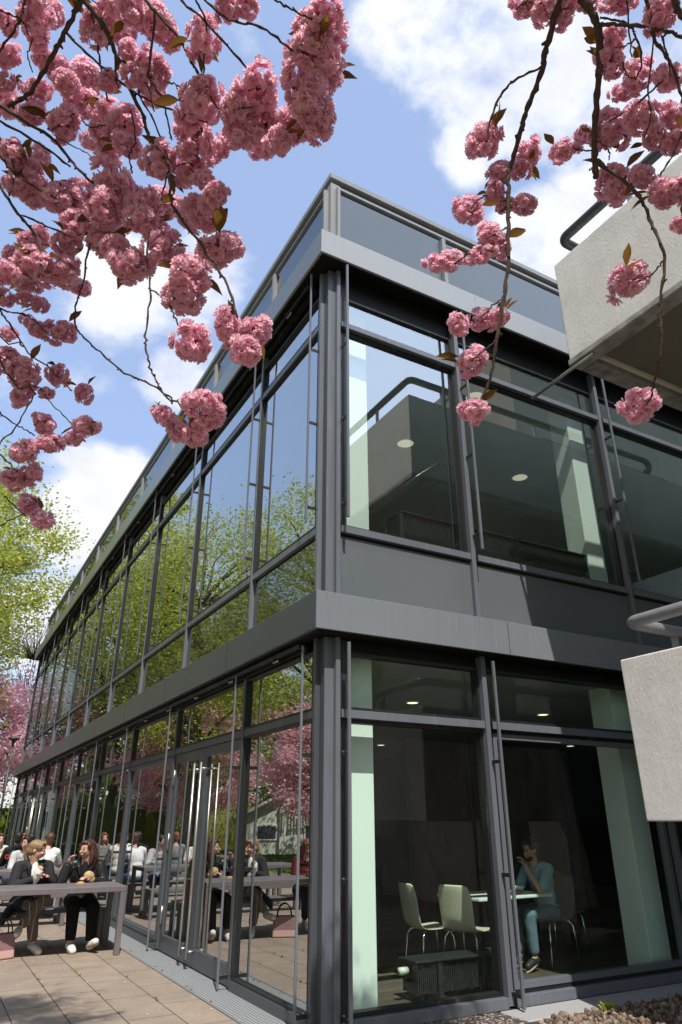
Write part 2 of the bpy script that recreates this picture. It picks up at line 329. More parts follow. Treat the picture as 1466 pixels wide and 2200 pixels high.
BLOSSOM_C = [(-3.127,-3.438,4.343,0.0493),(-3.06,-3.396,4.356,0.0602),(-2.875,-3.366,4.061,0.0502),(-2.792,-3.395,3.975,0.0384),(-3.052,-3.211,4.038,0.0509),(-2.984,-3.131,3.691,0.05),(-2.784,-3.048,3.579,0.0439),(-3.026,-3.617,2.975,0.0406),(-2.969,-3.639,2.978,0.0306),(-2.923,-3.642,2.972,0.0322),(-3.01,-2.938,3.322,0.0383),(-2.952,-2.87,3.458,0.0362),(-2.912,-3.619,2.896,0.0336),(-2.851,-3.625,2.906,0.0458),(-2.927,-3.663,2.7,0.0523),(-2.921,-3.604,2.663,0.0434),(-2.831,-3.611,2.758,0.0377),(-2.755,-3.694,2.665,0.0365),(-2.842,-3.619,2.573,0.039),(-2.812,-3.606,2.521,0.0404),(-2.735,-3.741,2.531,0.035),(-2.759,-3.694,2.51,0.0285),(-2.878,-3.598,2.478,0.0423),(-2.848,-3.543,2.434,0.0432),(-2.89,-3.52,2.418,0.0361),(-2.826,-3.422,2.388,0.0406),(-2.79,-3.492,2.321,0.0394),(-2.977,-3.623,2.75,0.0419),(-2.854,-3.656,2.655,0.0278),(-2.552,-3.625,3.624,0.0424),(-2.461,-4.291,3.271,0.0509),(-3.161,-3.727,3.668,0.054),(-2.861,-3.832,3.603,0.0498),(-2.944,-3.915,3.687,0.0574),(-2.831,-4.131,3.785,0.0422),(-2.85,-3.729,3.317,0.0446),(-2.738,-4.011,3.641,0.0483),(-2.824,-3.813,3.559,0.0548),(-3.08,-3.936,3.883,0.0439),(-2.848,-3.71,3.273,0.0445),(-3.001,-3.555,3.275,0.0456),(-2.664,-3.983,3.223,0.0501),(-2.66,-3.902,3.186,0.0556),(-2.878,-4.085,3.732,0.0421),(-2.817,-4.166,3.739,0.0543),(-2.784,-3.748,3.285,0.0584),(-2.874,-3.707,3.115,0.0431),(-2.593,-4.222,3.394,0.0397)]
TWIGS_A = [([(-2.994,-4.242,3.55),(-3.02,-4.136,3.54),(-3.04,-4.058,3.517),(-3.082,-3.958,3.459),(-3.126,-3.922,3.422)],0.0081,0.0067),([(-2.989,-4.247,3.548),(-2.924,-4.238,3.499),(-2.872,-4.206,3.443),(-2.832,-4.184,3.388),(-2.783,-4.179,3.31),(-2.745,-4.171,3.228),(-2.691,-4.205,3.122),(-2.667,-4.198,2.998),(-2.602,-4.28,2.823),(-2.555,-4.355,2.662),(-2.529,-4.406,2.523)],0.0075,0.0031),([(-3.014,-4.14,3.538),(-2.893,-4.152,3.449),(-2.763,-4.229,3.305),(-2.637,-4.359,3.153)],0.0039,0.0026),([(-3.155,-3.919,3.41),(-2.997,-3.923,3.367),(-2.913,-3.942,3.272),(-2.849,-3.98,3.19)],0.0055,0.0041),([(-3.148,-3.896,3.381),(-3.024,-3.899,3.351),(-2.927,-3.931,3.276)],0.0042,0.0035),([(-3.104,-3.833,3.203),(-3.035,-3.836,3.119),(-2.983,-3.851,3.056),(-2.95,-3.866,2.973),(-2.943,-3.873,2.888)],0.0054,0.0034),([(-3.019,-3.84,3.114),(-2.945,-3.872,3.075),(-2.886,-3.911,3.032)],0.0034,0.0027),([(-2.834,-3.957,2.997),(-2.822,-3.736,3.013),(-2.827,-3.73,2.94),(-2.813,-3.74,2.854),(-2.763,-3.785,2.776),(-2.707,-4.1,2.503),(-2.651,-4.189,2.428),(-2.616,-4.248,2.366),(-2.589,-4.291,2.317)],0.0032,0.0025),([(-2.703,-4.128,2.96),(-2.7,-4.122,2.863),(-2.684,-4.145,2.743),(-2.68,-4.154,2.589),(-2.673,-4.163,2.532),(-2.657,-4.186,2.465),(-2.639,-4.211,2.41),(-2.614,-4.247,2.355)],0.0029,0.0023),([(-2.686,-4.142,2.744),(-2.648,-4.207,2.665),(-2.628,-4.244,2.588),(-2.612,-4.275,2.524)],0.0023,0.0023),([(-2.845,-4.403,3.429),(-2.753,-4.417,3.328),(-2.68,-4.407,3.238),(-2.618,-4.411,3.152),(-2.562,-4.482,3.118)],0.0042,0.003),([(-2.769,-4.504,3.335),(-2.698,-4.526,3.26),(-2.598,-4.531,3.17)],0.0034,0.0029),([(-2.725,-4.564,3.28),(-2.659,-4.587,3.219),(-2.603,-4.63,3.182),(-2.518,-4.629,3.158)],0.0033,0.0033),([(-2.598,-4.698,3.18),(-2.542,-4.703,3.177),(-2.487,-4.701,3.187)],0.0027,0.0027),([(-2.817,-4.412,3.399),(-2.794,-4.283,3.368),(-2.798,-4.206,3.349),(-2.749,-4.205,3.267),(-2.691,-4.21,3.13)],0.0038,0.0025),([(-2.742,-4.541,3.302),(-2.707,-4.521,3.269),(-2.69,-4.463,3.256),(-2.67,-4.391,3.221)],0.0029,0.0023),([(-3.131,-4.163,3.566),(-3.137,-4.099,3.543),(-3.169,-4.029,3.5),(-3.177,-4.014,3.486)],0.0039,0.0039),([(-3.188,-4.118,3.53),(-3.136,-4.11,3.547),(-3.107,-4.081,3.54)],0.0033,0.0026),([(-2.972,-4.25,3.537),(-2.945,-4.213,3.512),(-2.924,-4.171,3.485),(-2.891,-4.12,3.433),(-2.868,-4.101,3.393)],0.004,0.0026),([(-2.691,-4.205,3.122),(-2.692,-4.178,3.074),(-2.693,-4.163,3.036)],0.0032,0.0025),([(-2.864,-4.21,3.435),(-2.812,-4.247,3.383),(-2.756,-4.261,3.308),(-2.719,-4.247,3.237),(-2.7,-4.236,3.187)],0.0032,0.0026),([(-2.944,-4.251,3.517),(-2.898,-4.235,3.475),(-2.874,-4.186,3.44),(-2.854,-4.15,3.401)],0.0033,0.0026),([(-2.873,-4.2,3.442),(-2.82,-4.225,3.387),(-2.788,-4.242,3.349),(-2.755,-4.218,3.286)],0.0032,0.0026),([(-2.93,-4.01,3.4),(-2.903,-4.014,3.368),(-2.859,-4.062,3.349)],0.0028,0.0028),([(-3.011,-3.927,3.388),(-2.993,-3.958,3.411),(-2.947,-4.001,3.411)],0.0028,0.0028),([(-3.134,-3.875,3.345),(-3.073,-3.851,3.27),(-3.067,-3.833,3.175)],0.0035,0.0028),([(-3.123,-3.855,3.295),(-3.055,-3.848,3.244),(-2.959,-3.879,3.19),(-2.929,-3.893,3.155)],0.0035,0.0028),([(-3.095,-4.081,3.539),(-3.101,-4.034,3.517),(-3.079,-4.006,3.498)],0.002,0.002),([(-2.982,-3.933,3.366),(-2.914,-3.966,3.32),(-2.847,-4.011,3.256)],0.0021,0.0014),([(-2.808,-4.149,3.334),(-2.781,-4.126,3.262),(-2.786,-4.095,3.236),(-2.77,-4.087,3.175)],0.0027,0.0027),([(-2.745,-4.305,3.307),(-2.716,-4.334,3.272),(-2.682,-4.358,3.228)],0.0025,0.0025)]
TWIGS_B = [([(-1.662,-4.772,3.896),(-1.628,-4.664,3.829),(-1.609,-4.614,3.778),(-1.614,-4.538,3.694),(-1.618,-4.498,3.624),(-1.632,-4.45,3.51),(-1.638,-4.43,3.439),(-1.636,-4.404,3.275),(-1.642,-4.382,3.101),(-1.659,-4.353,2.946),(-1.668,-4.321,2.83),(-1.67,-4.273,2.72),(-1.687,-4.221,2.635)],0.0113,0.0045),([(-1.616,-4.623,3.792),(-1.691,-4.542,3.754),(-1.721,-4.482,3.667),(-1.726,-4.438,3.565)],0.0047,0.0039),([(-1.653,-4.364,2.996),(-1.694,-4.343,2.948),(-1.739,-4.323,2.89)],0.0029,0.0029),([(-1.667,-4.326,2.848),(-1.698,-4.308,2.813),(-1.741,-4.288,2.769)],0.0029,0.0029),([(-1.636,-4.403,3.265),(-1.676,-4.385,3.231),(-1.708,-4.372,3.202)],0.003,0.003),([(-1.638,-4.394,3.197),(-1.685,-4.375,3.165),(-1.717,-4.366,3.158)],0.003,0.003),([(-1.77,-4.353,3.127),(-1.792,-4.348,3.104),(-1.814,-4.343,3.081)],0.0029,0.0029),([(-1.708,-4.396,3.374),(-1.741,-4.384,3.342),(-1.762,-4.375,3.308)],0.0031,0.0031),([(-1.622,-4.816,3.862),(-1.57,-4.813,3.802),(-1.525,-4.78,3.745),(-1.475,-4.706,3.65),(-1.447,-4.642,3.521),(-1.434,-4.612,3.388)],0.015,0.0105),([(-1.434,-4.627,3.436),(-1.402,-4.674,3.343),(-1.38,-4.709,3.218),(-1.376,-4.718,3.124),(-1.376,-4.732,2.975),(-1.394,-4.703,2.836),(-1.396,-4.686,2.748),(-1.391,-4.66,2.671),(-1.382,-4.626,2.618),(-1.369,-4.595,2.578),(-1.365,-4.57,2.566)],0.0068,0.0027),([(-1.38,-4.726,2.961),(-1.398,-4.688,2.931),(-1.412,-4.65,2.927)],0.0027,0.0027),([(-1.557,-4.816,3.785),(-1.529,-4.864,3.736),(-1.479,-4.939,3.643),(-1.429,-4.98,3.579)],0.0071,0.005),([(-1.566,-4.827,3.795),(-1.541,-4.861,3.754),(-1.514,-4.882,3.71),(-1.459,-4.863,3.634),(-1.439,-4.816,3.6)],0.0043,0.0029),([(-1.537,-4.959,3.71),(-1.474,-4.919,3.643),(-1.411,-4.915,3.555),(-1.351,-4.892,3.448)],0.0063,0.0042),([(-1.505,-5.013,3.652),(-1.458,-5.005,3.606)],0.0101,0.0094),([(-1.406,-4.893,3.545),(-1.414,-4.797,3.543),(-1.436,-4.7,3.553)],0.0036,0.0029),([(-1.56,-4.913,3.761),(-1.47,-4.842,3.655)],0.0036,0.0021),([(-1.474,-4.919,3.643),(-1.409,-4.828,3.541),(-1.391,-4.81,3.489),(-1.383,-4.771,3.431)],0.0029,0.0021),([(-1.337,-4.868,3.393),(-1.345,-4.811,3.321),(-1.359,-4.766,3.275)],0.0035,0.0028),([(-1.443,-4.633,3.493),(-1.458,-4.608,3.504),(-1.478,-4.586,3.526)],0.0031,0.0031),([(-1.442,-4.65,3.515),(-1.423,-4.666,3.465),(-1.419,-4.66,3.431)],0.003,0.0023),([(-1.465,-4.936,3.626),(-1.436,-4.924,3.589),(-1.402,-4.9,3.539)],0.0035,0.0028),([(-1.506,-4.884,3.698),(-1.49,-4.87,3.679),(-1.498,-4.825,3.701)],0.0029,0.0029),([(-1.477,-4.81,3.67),(-1.458,-4.804,3.636),(-1.443,-4.816,3.609)],0.0029,0.0029),([(-1.436,-4.622,3.43),(-1.446,-4.601,3.426)],0.003,0.0023)]
TWIGS_C = [([(-3.035,-3.63,2.924),(-3.011,-3.637,2.894),(-2.942,-3.66,2.79)],0.0035,0.0028),([(-3.008,-3.636,2.914),(-2.949,-3.654,2.906),(-2.889,-3.684,2.846)],0.0029,0.0021),([(-2.871,-3.691,2.728),(-2.834,-3.71,2.687),(-2.791,-3.735,2.636)],0.0021,0.0021),([(-2.876,-3.679,2.655),(-2.831,-3.694,2.599),(-2.767,-3.722,2.532)],0.002,0.002),([(-2.969,-3.641,2.565),(-2.908,-3.639,2.534),(-2.861,-3.646,2.513)],0.0027,0.002),([(-2.885,-3.672,2.635),(-2.914,-3.638,2.533),(-2.95,-3.614,2.474)],0.0027,0.002),([(-2.946,-3.605,2.456),(-2.881,-3.582,2.415)],0.0027,0.002),([(-2.903,-3.462,2.286),(-2.842,-3.499,2.32)],0.0021,0.0021),([(-2.903,-3.532,2.356),(-2.835,-3.497,2.317)],0.0021,0.0021)]
# ---------------------------------------------------------------- camera, light, sky
cam = bpy.data.cameras.new('camera'); co = bpy.data.objects.new('camera', cam); COL.objects.link(co); S.camera = co
CAM = Vector((-2.926, -5.591, 1.4866)); YAW, PIT = .509, .4242
fw = Vector((math.sin(YAW) * math.cos(PIT), math.cos(YAW) * math.cos(PIT), math.sin(PIT)))
rt = Vector((math.cos(YAW), -math.sin(YAW), 0)); up = rt.cross(fw)
co.matrix_world = Matrix(((rt.x, up.x, -fw.x, CAM.x), (rt.y, up.y, -fw.y, CAM.y), (rt.z, up.z, -fw.z, CAM.z), (0, 0, 0, 1)))
cam.sensor_fit = 'VERTICAL'; cam.sensor_height = 36; cam.lens = 1475.4 / 2200 * 36; cam.clip_start = .05; cam.clip_end = 3000

sl = bpy.data.lights.new('sun', 'SUN'); sl.energy = 5.0; sl.angle = R(.53); sl.color = (1, .95, .87)
so = bpy.data.objects.new('sun', sl); COL.objects.link(so); so.rotation_euler = SUN.to_track_quat('Z', 'Y').to_euler(); so.location = (-6, -30, 50)

W = bpy.data.worlds.new('World'); S.world = W; W.use_nodes = True
t = NT.__new__(NT); t.t = W.node_tree; t.t.nodes.clear(); t.mat = None; t.out = t.t.nodes.new('ShaderNodeOutputWorld')
sky = t.n('TexSky', sky_type='NISHITA', sun_disc=False); sky.sun_elevation = math.asin(SUN.z); sky.sun_rotation = math.atan2(SUN.x, SUN.y)
sky.altitude = 100; sky.air_density = 1.0; sky.dust_density = .6; sky.ozone_density = 2.0
tc = t.n('TexCoord'); D = tc.outputs['Generated']
def sky_patch(d, a0, a1):
    d = Vector(d).normalized()
    v = t.n('VectorMath', operation='DOT_PRODUCT'); t.set(v.inputs[0], D); v.inputs[1].default_value = d
    return t.n('MapRange', i0=v.outputs['Value'], i1=math.cos(R(a1)), i2=math.cos(R(a0)), i3=0., i4=1., interpolation_type='SMOOTHSTEP').outputs[0]
skyc = t.mixc(1.0, t.mixc(1.0, sky.outputs[0], (1.05, 1.05, 1.0), 'MULTIPLY'), t.mixc(sky_patch((.2, .68, .7), 42, 66), (0, 0, 0), (3.0, 3.85, 6.0)), 'ADD')
wv = t.n('Mapping'); t.set(wv.inputs['Vector'], D); wv.inputs['Scale'].default_value = (1, 1, 1.6)
n1 = t.noise(5.5, 8, .58, wv.outputs[0]); n2 = t.noise(2.2, 4, .5, wv.outputs[0])
fld = None
for d, a0, a1 in [((.445, .346, .826), 3, 10), ((.33, .36, .87), 3, 9), ((.60, .30, .72), 3, 11), ((.44, .44, .78), 1, 4), ((.188, .72, .66), 1, 6), ((.10, .75, .655), 1, 7), ((.20, .80, .56), 0, 5),
                  ((.13, .907, .385), 2, 7.5), ((.09, .968, .23), 2, 6), ((.557, .46, .69), 1, 6), ((-.7, .7, .1), 4, 12), ((-.93, -.1, .42), 16, 34)]:  # last entry: unseen cloud added in the west to light the left-facing surfaces
    b = sky_patch(d, a0, a1)
    fld = b if fld is None else t.math('MAXIMUM', fld, b)
dens = t.math('ADD', t.math('MULTIPLY', fld, .75), t.math('MULTIPLY', t.math('SUBTRACT', n1, .5), 2.3))
cov = t.n('MapRange', i0=dens, i1=.2, i2=.72, i3=0., i4=1., interpolation_type='SMOOTHSTEP').outputs[0]
wisp = t.n('MapRange', i0=n2, i1=.52, i2=.8, i3=0., i4=.22).outputs[0]
cov = t.math('MAXIMUM', cov, wisp)
shade = t.n('MapRange', i0=t.noise(7, 6, .6, wv.outputs[0]), i1=.35, i2=.65, i3=0., i4=1.).outputs[0]
cc = t.mixc(shade, (8.6, 9.0, 10.3), (10.8, 11.0, 11.4))
glow = sky_patch((.46, -.63, .62), 10, 22)  # unseen bright sky patch added for the right facade's glass to mirror
skyc = t.mixc(1.0, skyc, t.mixc(glow, (0, 0, 0), (17, 20, 26)), 'ADD')
bg = t.n('Background'); t.set(bg.inputs['Color'], t.mixc(cov, skyc, cc)); bg.inputs['Strength'].default_value = .1
t.t.links.new(bg.outputs[0], t.out.inputs['Surface'])
S.view_settings.view_transform = 'Standard'; S.view_settings.look = 'None'; S.view_settings.exposure = 0; S.view_settings.gamma = 1
S.cycles.max_bounces = 10; S.cycles.transparent_max_bounces = 16; S.cycles.glossy_bounces = 5; S.cycles.transmission_bounces = 6; S.cycles.diffuse_bounces = 4
S.cycles.use_denoising = True; S.cycles.caustics_reflective = False; S.cycles.sample_clamp_indirect = 6

# ---------------------------------------------------------------- building
W1, BW, NB = 1.915, 2.58, 9
YEND = W1 + BW * NB          # far end of the long facade
XEND = W1 + BW * 4
HP, F2T, F2B, SILL, F1T, F1B = 9.316, 7.96, 7.604, 4.244, 3.456, 3.096
GI = .10; GIL = .045                      # glass sits behind the face of the frames
bld = empty('glass_building', (0, 0, 0), 0, 'two storey dark grey glass and metal building with projecting sheet metal bands', 'building')

class Fac:
    """one facade: u runs along it, d is depth into the building"""
    def __init__(s, side): s.side = side
    def box(s, mb, u0, u1, d0, d1, z0, z1, mi=0):
        if s.side == 'R': mb.box(u0, u1, d0, d1, z0, z1, mi)
        else: mb.box(d0, d1, u0, u1, z0, z1, mi)
    def pt(s, u, d, z): return (u, d, z) if s.side == 'R' else (d, u, z)
FR, FL = Fac('R'), Fac('L')
# bands that run round the corner
def band(name, o, z0, z1, mat, din=.3, ux=XEND, uy=YEND + .25):
    mb = MB(); mb.prism([(-o, -o), (ux, -o), (ux, din), (din, din), (din, uy), (-o, uy)], z0, z1)
    o = mb.build(name, mat, bld)
    if name == 'fascia':   # same sheet; the long side's shade is put into a darker, glossier colour
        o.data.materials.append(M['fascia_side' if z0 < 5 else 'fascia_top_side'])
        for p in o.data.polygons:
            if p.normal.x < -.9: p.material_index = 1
    return bevel(o, .004, 1)
band('fascia', .148, F1B, F1T, M['fascia'])
band('fascia', .16, F2B, F2T, M['fascia_top'])
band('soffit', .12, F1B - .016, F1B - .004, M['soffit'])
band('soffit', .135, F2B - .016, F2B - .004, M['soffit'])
# fine sheet joints in the bands (narrow proud seams)
for (o, z0, z1, mt) in ((.148, F1B, F1T, 'fascia'), (.16, F2B, F2T, 'fascia_top')):
    mb = MB()
    for k in range(5): mb.box(2.16 + k * BW, 2.166 + k * BW, -o - .002, -o + .01, z0 + .006, z1 - .006)
    for k in range(10): mb.box(-o - .002, -o + .01, 2.16 + k * BW, 2.166 + k * BW, z0 + .006, z1 - .006)
    mb.build('sheet_joint', M['frame_dark'] if o < .15 else M['cap'], bld)
# roof edge
band('roof_cap', -.085, HP - .085, HP, M['cap'], .6)
band('shadow_gap', -.2, HP - .15, HP - .087, M['frame_dark'], .6)
band('cap_rail', -.12, HP - .20, HP - .152, M['cap'], .6)
band('shadow_gap', -.2, HP - .245, HP - .202, M['frame_dark'], .6)

def corner_post(z0, z1):
    mb = MB(); mb.box(.05, .16, .05, .16, z0, z1)
    o = mb.build('corner_post', [M['frame'], M['frame_side_low']], bld); o.data.polygons[4].material_index = 1; bevel(o, .004, 1)  # left face gets a darker colour that paints in its shade
    mb = MB(); mb.box(.165, .30, .07, .30, z0, z1); mb.box(.07, .164, .165, .30, z0, z1); mb.build('post_recess', M['frame_dark'], bld)
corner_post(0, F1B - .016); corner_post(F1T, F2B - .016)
mb = MB(); mb.box(.1, .22, .1, .22, F2T, HP - .16); bevel(mb.build('corner_post', M['cap'], bld), .004, 1)

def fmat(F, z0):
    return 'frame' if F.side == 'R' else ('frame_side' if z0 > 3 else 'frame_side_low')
def mullion(F, u0, u1, z0, z1, mat=None, d0=0., d1=.15):
    mat = mat or fmat(F, z0)
    mb = MB(); F.box(mb, u0, u1, d0, d1, z0, z1)
    return bevel(mb.build('mullion', M[mat], bld), .003, 1)

def pane(F, u0, u1, z0, z1, mat, win=None, d=None, name='pane', th=.012):
    mb = MB(); d = d if d is not None else (GI if F.side == 'R' else GIL)
    e0, e1, e2 = (random.gauss(0, .0022) for _ in range(3))   # no two panes hang quite true
    if name == 'pane': mb.add([F.pt(u0, d + e0, z0), F.pt(u1, d + e1, z0), F.pt(u1, d + e1 + e2, z1), F.pt(u0, d + e0 + e2, z1)], [(0, 1, 2, 3) if F.side == 'R' else (3, 2, 1, 0)])
    else: F.box(mb, u0, u1, d, d + th, z0, z1)
    return mb.build(name, mat, win if win is not None else bld)

def window(F, u0, u1, z0, z1, gm, fr=.032, bead=.05, sash=False):
    """dark rebate round the opening, slim light frame, one pane"""
    mb = MB(); g0 = GI if F.side == 'R' else GIL
    if F.side == 'L': fr = .02
    for (a, b, c, d) in ((u0, u1, z0, z0 + fr), (u0, u1, z1 - fr, z1), (u0, u0 + fr, z0 + fr, z1 - fr), (u1 - fr, u1, z0 + fr, z1 - fr)):
        F.box(mb, a, b, g0 - .035, g0 + .05, c, d, 1)
    if sash:
        e = fr + .003; g = e + bead
        for (a, b, c, d) in ((u0 + e, u1 - e, z0 + e, z0 + g), (u0 + e, u1 - e, z1 - g, z1 - e), (u0 + e, u0 + g, z0 + g, z1 - g), (u1 - g, u1 - e, z0 + g, z1 - g)):
            F.box(mb, a, b, g0 - .042, g0 + .04, c, d, 0)
    w = mb.build('window', [M[fmat(F, z0)], M['frame_dark']], bld)
    k = fr + (bead if sash else 0)
    pane(F, u0 + k - .004, u1 - k + .004, z0 + k - .004, z1 - k + .004, gm, w)
    return w

def transom(F, u0, u1, z0, z1, d0=.01):
    mb = MB(); F.box(mb, u0, u1, d0, .14, z0, z1); return bevel(mb.build('transom', M[fmat(F, z0)], bld), .003, 1)

def guide_rod(F, u, z0, z1, brk):
    mb = MB(); r, q = (.014, .125) if F.side == 'R' else (.0105, .095)
    F.box(mb, u - r, u + r, -q - 2 * r, -q, z0, z1)
    o = bevel(mb.build('guide_rod', M['frame'] if F.side == 'R' or z0 > 3 else M['frame_side'], bld), .003, 1)
    for z in brk:
        b = MB(); F.box(b, u - .006, u + .006, -q + .001, -.004, z - .016, z + .016)
        b.tube([F.pt(u + .008, -.03, z + .022), F.pt(u - .008, -.03, z + .022)], .007, 6, 1); b.tube([F.pt(u + .008, -q + .02, z + .02), F.pt(u - .008, -q + .02, z + .02)], .006, 6, 1)
        b.build('bracket', [M['frame_dark'], M['steel']], o)

DOORS = {('L', 1), ('L', 7)}
def storeys(F, n):
    us = [.21] + [W1 + BW * k for k in range(n + 1)]
    gm = M['glass'] if F.side == 'R' else M['glass_side']
    gl = M['glass_low'] if F.side == 'R' else M['glass_side']
    mullion(F, .142, .19, .0, F1B - .016); mullion(F, .142, .19, F1T, F2B - .016)
    guide_rod(F, .2, .02 if F.side == 'L' else .06, F1B - .09, (.11, 1.04, 2.03)); guide_rod(F, .2, 4.27, F2B - .03, (4.45, 5.47, 6.45))
    mb = MB(); F.box(mb, .17, .21, .04, .14, F2T, HP - .25); bevel(mb.build('mullion', M['cap'], bld), .003, 1)
    for k in range(n + 1):
        u = us[k + 1]
        if F.side == 'R':   # paired posts with a dark slot between them
            mullion(F, u - .037, u + .02, .02, F1B - .016); mullion(F, u + .034, u + .05, .02, F1B - .016, 'frame_dark', .06)
            mullion(F, u - .037, u + .02, F1T, F2B - .016); mullion(F, u + .034, u + .05, F1T, F2B - .016, 'frame_dark', .06)
        else:
            mullion(F, u - .025, u + .025, .02, F1B - .016); mullion(F, u - .025, u + .025, F1T, F2B - .016)
        mb = MB(); F.box(mb, u - .03, u + .03, .085, .17, F2T, HP - .25); bevel(mb.build('mullion', M['cap'], bld), .003, 1)
        if k < n or F.side == 'L':
            guide_rod(F, u, .02, F1B - .09, (.11, 1.04, 2.03)); guide_rod(F, u, 4.25, F2B - .03, (4.45, 5.47, 6.45))
    for k in range(n + 1):
        a = us[k] + (0 if k == 0 else (.052 if F.side == 'R' else .027)); b = us[k + 1] - (.039 if F.side == 'R' else .027)
        sash = (k in (1, 3)) if F.side == 'R' else (k in (2, 4, 6, 8))
        # upper storey
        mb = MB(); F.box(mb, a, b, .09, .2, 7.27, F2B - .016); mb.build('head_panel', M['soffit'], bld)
        window(F, a, b, 6.85, 7.268, gm, sash=False)
        transom(F, a, b, 6.775, 6.848)
        window(F, a, b, SILL + .002, 6.773, gm)
        transom(F, a, b, SILL - .075, SILL)
        mb = MB(); F.box(mb, a, b, .06, .2, SILL - .11, SILL - .076); mb.build('shadow_gap', M['soffit'], bld)  # near-black strip painting in the shadow line under the sill
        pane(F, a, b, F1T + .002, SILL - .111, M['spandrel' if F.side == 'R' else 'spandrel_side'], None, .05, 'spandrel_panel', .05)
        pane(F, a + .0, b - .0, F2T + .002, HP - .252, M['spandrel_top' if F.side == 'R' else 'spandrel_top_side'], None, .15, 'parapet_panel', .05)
        # ground storey
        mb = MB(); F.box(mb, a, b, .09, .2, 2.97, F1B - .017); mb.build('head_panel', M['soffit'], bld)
        window(F, a, b, 2.425, 2.968, gl)
        transom(F, a, b, 2.35, 2.423)
        if (F.side, k) in DOORS:
            double_door(F, a, b)
        else:
            window(F, a, b, .088, 2.348, gl, sash=sash)
            transom(F, a, b, .0, .086, .0)

def double_door(F, a, b):
    m = (a + b) / 2; gm = M['glass_side']
    for (u0, u1, hu) in ((a + .004, m - .004, m - .13), (m + .004, b - .004, m + .13)):
        mb = MB(); s = .085
        for (p, q, c, d) in ((u0, u1, .012, .19), (u0, u1, 2.23, 2.346), (u0, u0 + s, .19, 2.23), (u1 - s, u1, .19, 2.23)): F.box(mb, p, q, .03, .09, c, d)
        dr = bevel(mb.build('door', M['frame_side_low'], bld), .003, 1)
        pane(F, u0 + s - .003, u1 - s + .003, .187, 2.233, gm, dr, .055)
        h = MB(); h.tube([F.pt(hu, -.055, .1), F.pt(hu, -.055, 2.16)], .0175, 14)
        for z in (.17, 2.09): h.tube([F.pt(hu, -.055, z), F.pt(hu, .05, z)], .012, 8)
        h.build('door_handle', M['steel'], dr, True)
        hg = MB(); ue = u0 + .015 if u0 < m else u1 - .015
        if u0 > m - .1: ue = u1 - .015
        for z in (.4, 1.25, 2.05): hg.tube([F.pt(ue, .025, z - .1), F.pt(ue, .025, z + .1)], .013, 8)
        hg.build('hinge', M['steel'], dr, True)
storeys(FR, 3); storeys(FL, NB)
# blind cassette rails under the long soffits, with steel carriers
for (z, u1) in ((F1B - .06, YEND), (F2B - .07, YEND)):
    mb = MB(); mb.box(-.075, -.045, .35, u1, z - .02, z + .02); mb.box(.0, .07, .35, u1, z - .05, z + .01)
    for k in range(18): mb.box(-.1, -.02, .9 + k * 1.29, .96 + k * 1.29, z - .035, z - .021)
    mb.build('blind_rail', M['frame_dark'], bld)
    for k in range(18):
        mb = MB(); y = .93 + k * 1.29; mb.tube([(-.06, y - .07, z - .042), (-.06, y - .03, z - .046), (-.06, y, z - .04), (-.06, y + .03, z - .046), (-.06, y + .07, z - .042)], [.006, .014, .007, .014, .006], 8); mb.build('blind_carrier', M['steel'], bld, True)

# inside
M['inner_white'] = simple('column_white', (.88, .9, .88), .6, 0, .02, 2)
M['ceiling'] = simple('ceiling_plaster', (.34, .4, .385), .8, 0, .05, 1)
M['dark_wall'] = simple('dark_wall', (.03, .022, .022), .7, 0, .2, 1)
M['red_wall'] = simple('dark_red_wall', (.09, .012, .012), .6, 0, .2, 1)
def carpet():
    t = NT('worn_floor'); w = t.world(); b = t.n('TexBrick'); t.set(b.inputs['Vector'], w)
    for k, v in (('Scale', 1.), ('Mortar Size', .004), ('Brick Width', 1.2), ('Row Height', .15)): b.inputs[k].default_value = v
    b.inputs['Color1'].default_value = (.1, .075, .055, 1); b.inputs['Color2'].default_value = (.2, .16, .13, 1); b.inputs['Mortar'].default_value = (.03, .02, .02, 1)
    c = t.mixc(t.math('MULTIPLY', t.noise(9, 5, .65, w), .8), b.outputs['Color'], (.06, .045, .035))
    return t.done(t.bsdf(c, .5))
M['int_floor'] = carpet()
def part(name, mat, *bx):
    mb = MB()
    for b in bx: mb.box(*b)
    return mb.build(name, mat, bld)
part('inner_floor', M['int_floor'], (.22, XEND, .22, YEND, -.1, .012))
part('floor_slab', M['ceiling'], (.22, XEND, .22, YEND, 3.03, 3.87))
part('roof_slab', M['ceiling'], (.22, XEND, .22, YEND, 7.3, 7.95))
part('inner_wall', M['dark_wall'], (XEND - .2, XEND, .25, YEND, .02, 3.02), (.4, XEND - .21, 15.0, 15.2, .02, 3.02), (7.4, 7.6, 4.4, 15, .02, 3.02))
part('inner_wall', M['red_wall'], (5.2, 7.39, 6.2, 6.35, .02, 3.02))
part('inner_wall', M['ceiling'], (XEND - .2, XEND, .25, YEND, 3.88, 7.29), (.4, XEND - .21, 14.0, 14.2, 3.88, 7.29), (5.6, 5.8, 6.5, 13.9, 3.88, 7.29))
for z0, z1 in ((.013, 3.028), (3.872, 7.298)):
    for cx, cy, w in ((.56, .45, .155), (4.36, .52, .165), (8.2, .5, .16), (.5, 5.6, .16), (.5, 10.8, .16), (.5, 16., .16), (2.9, 5.4, .2)):
        mb = MB(); mb.box(cx - w, cx + w, cy - w, cy + w, z0, z1); bevel(mb.build('column', M['inner_white'], bld), .012, 2)
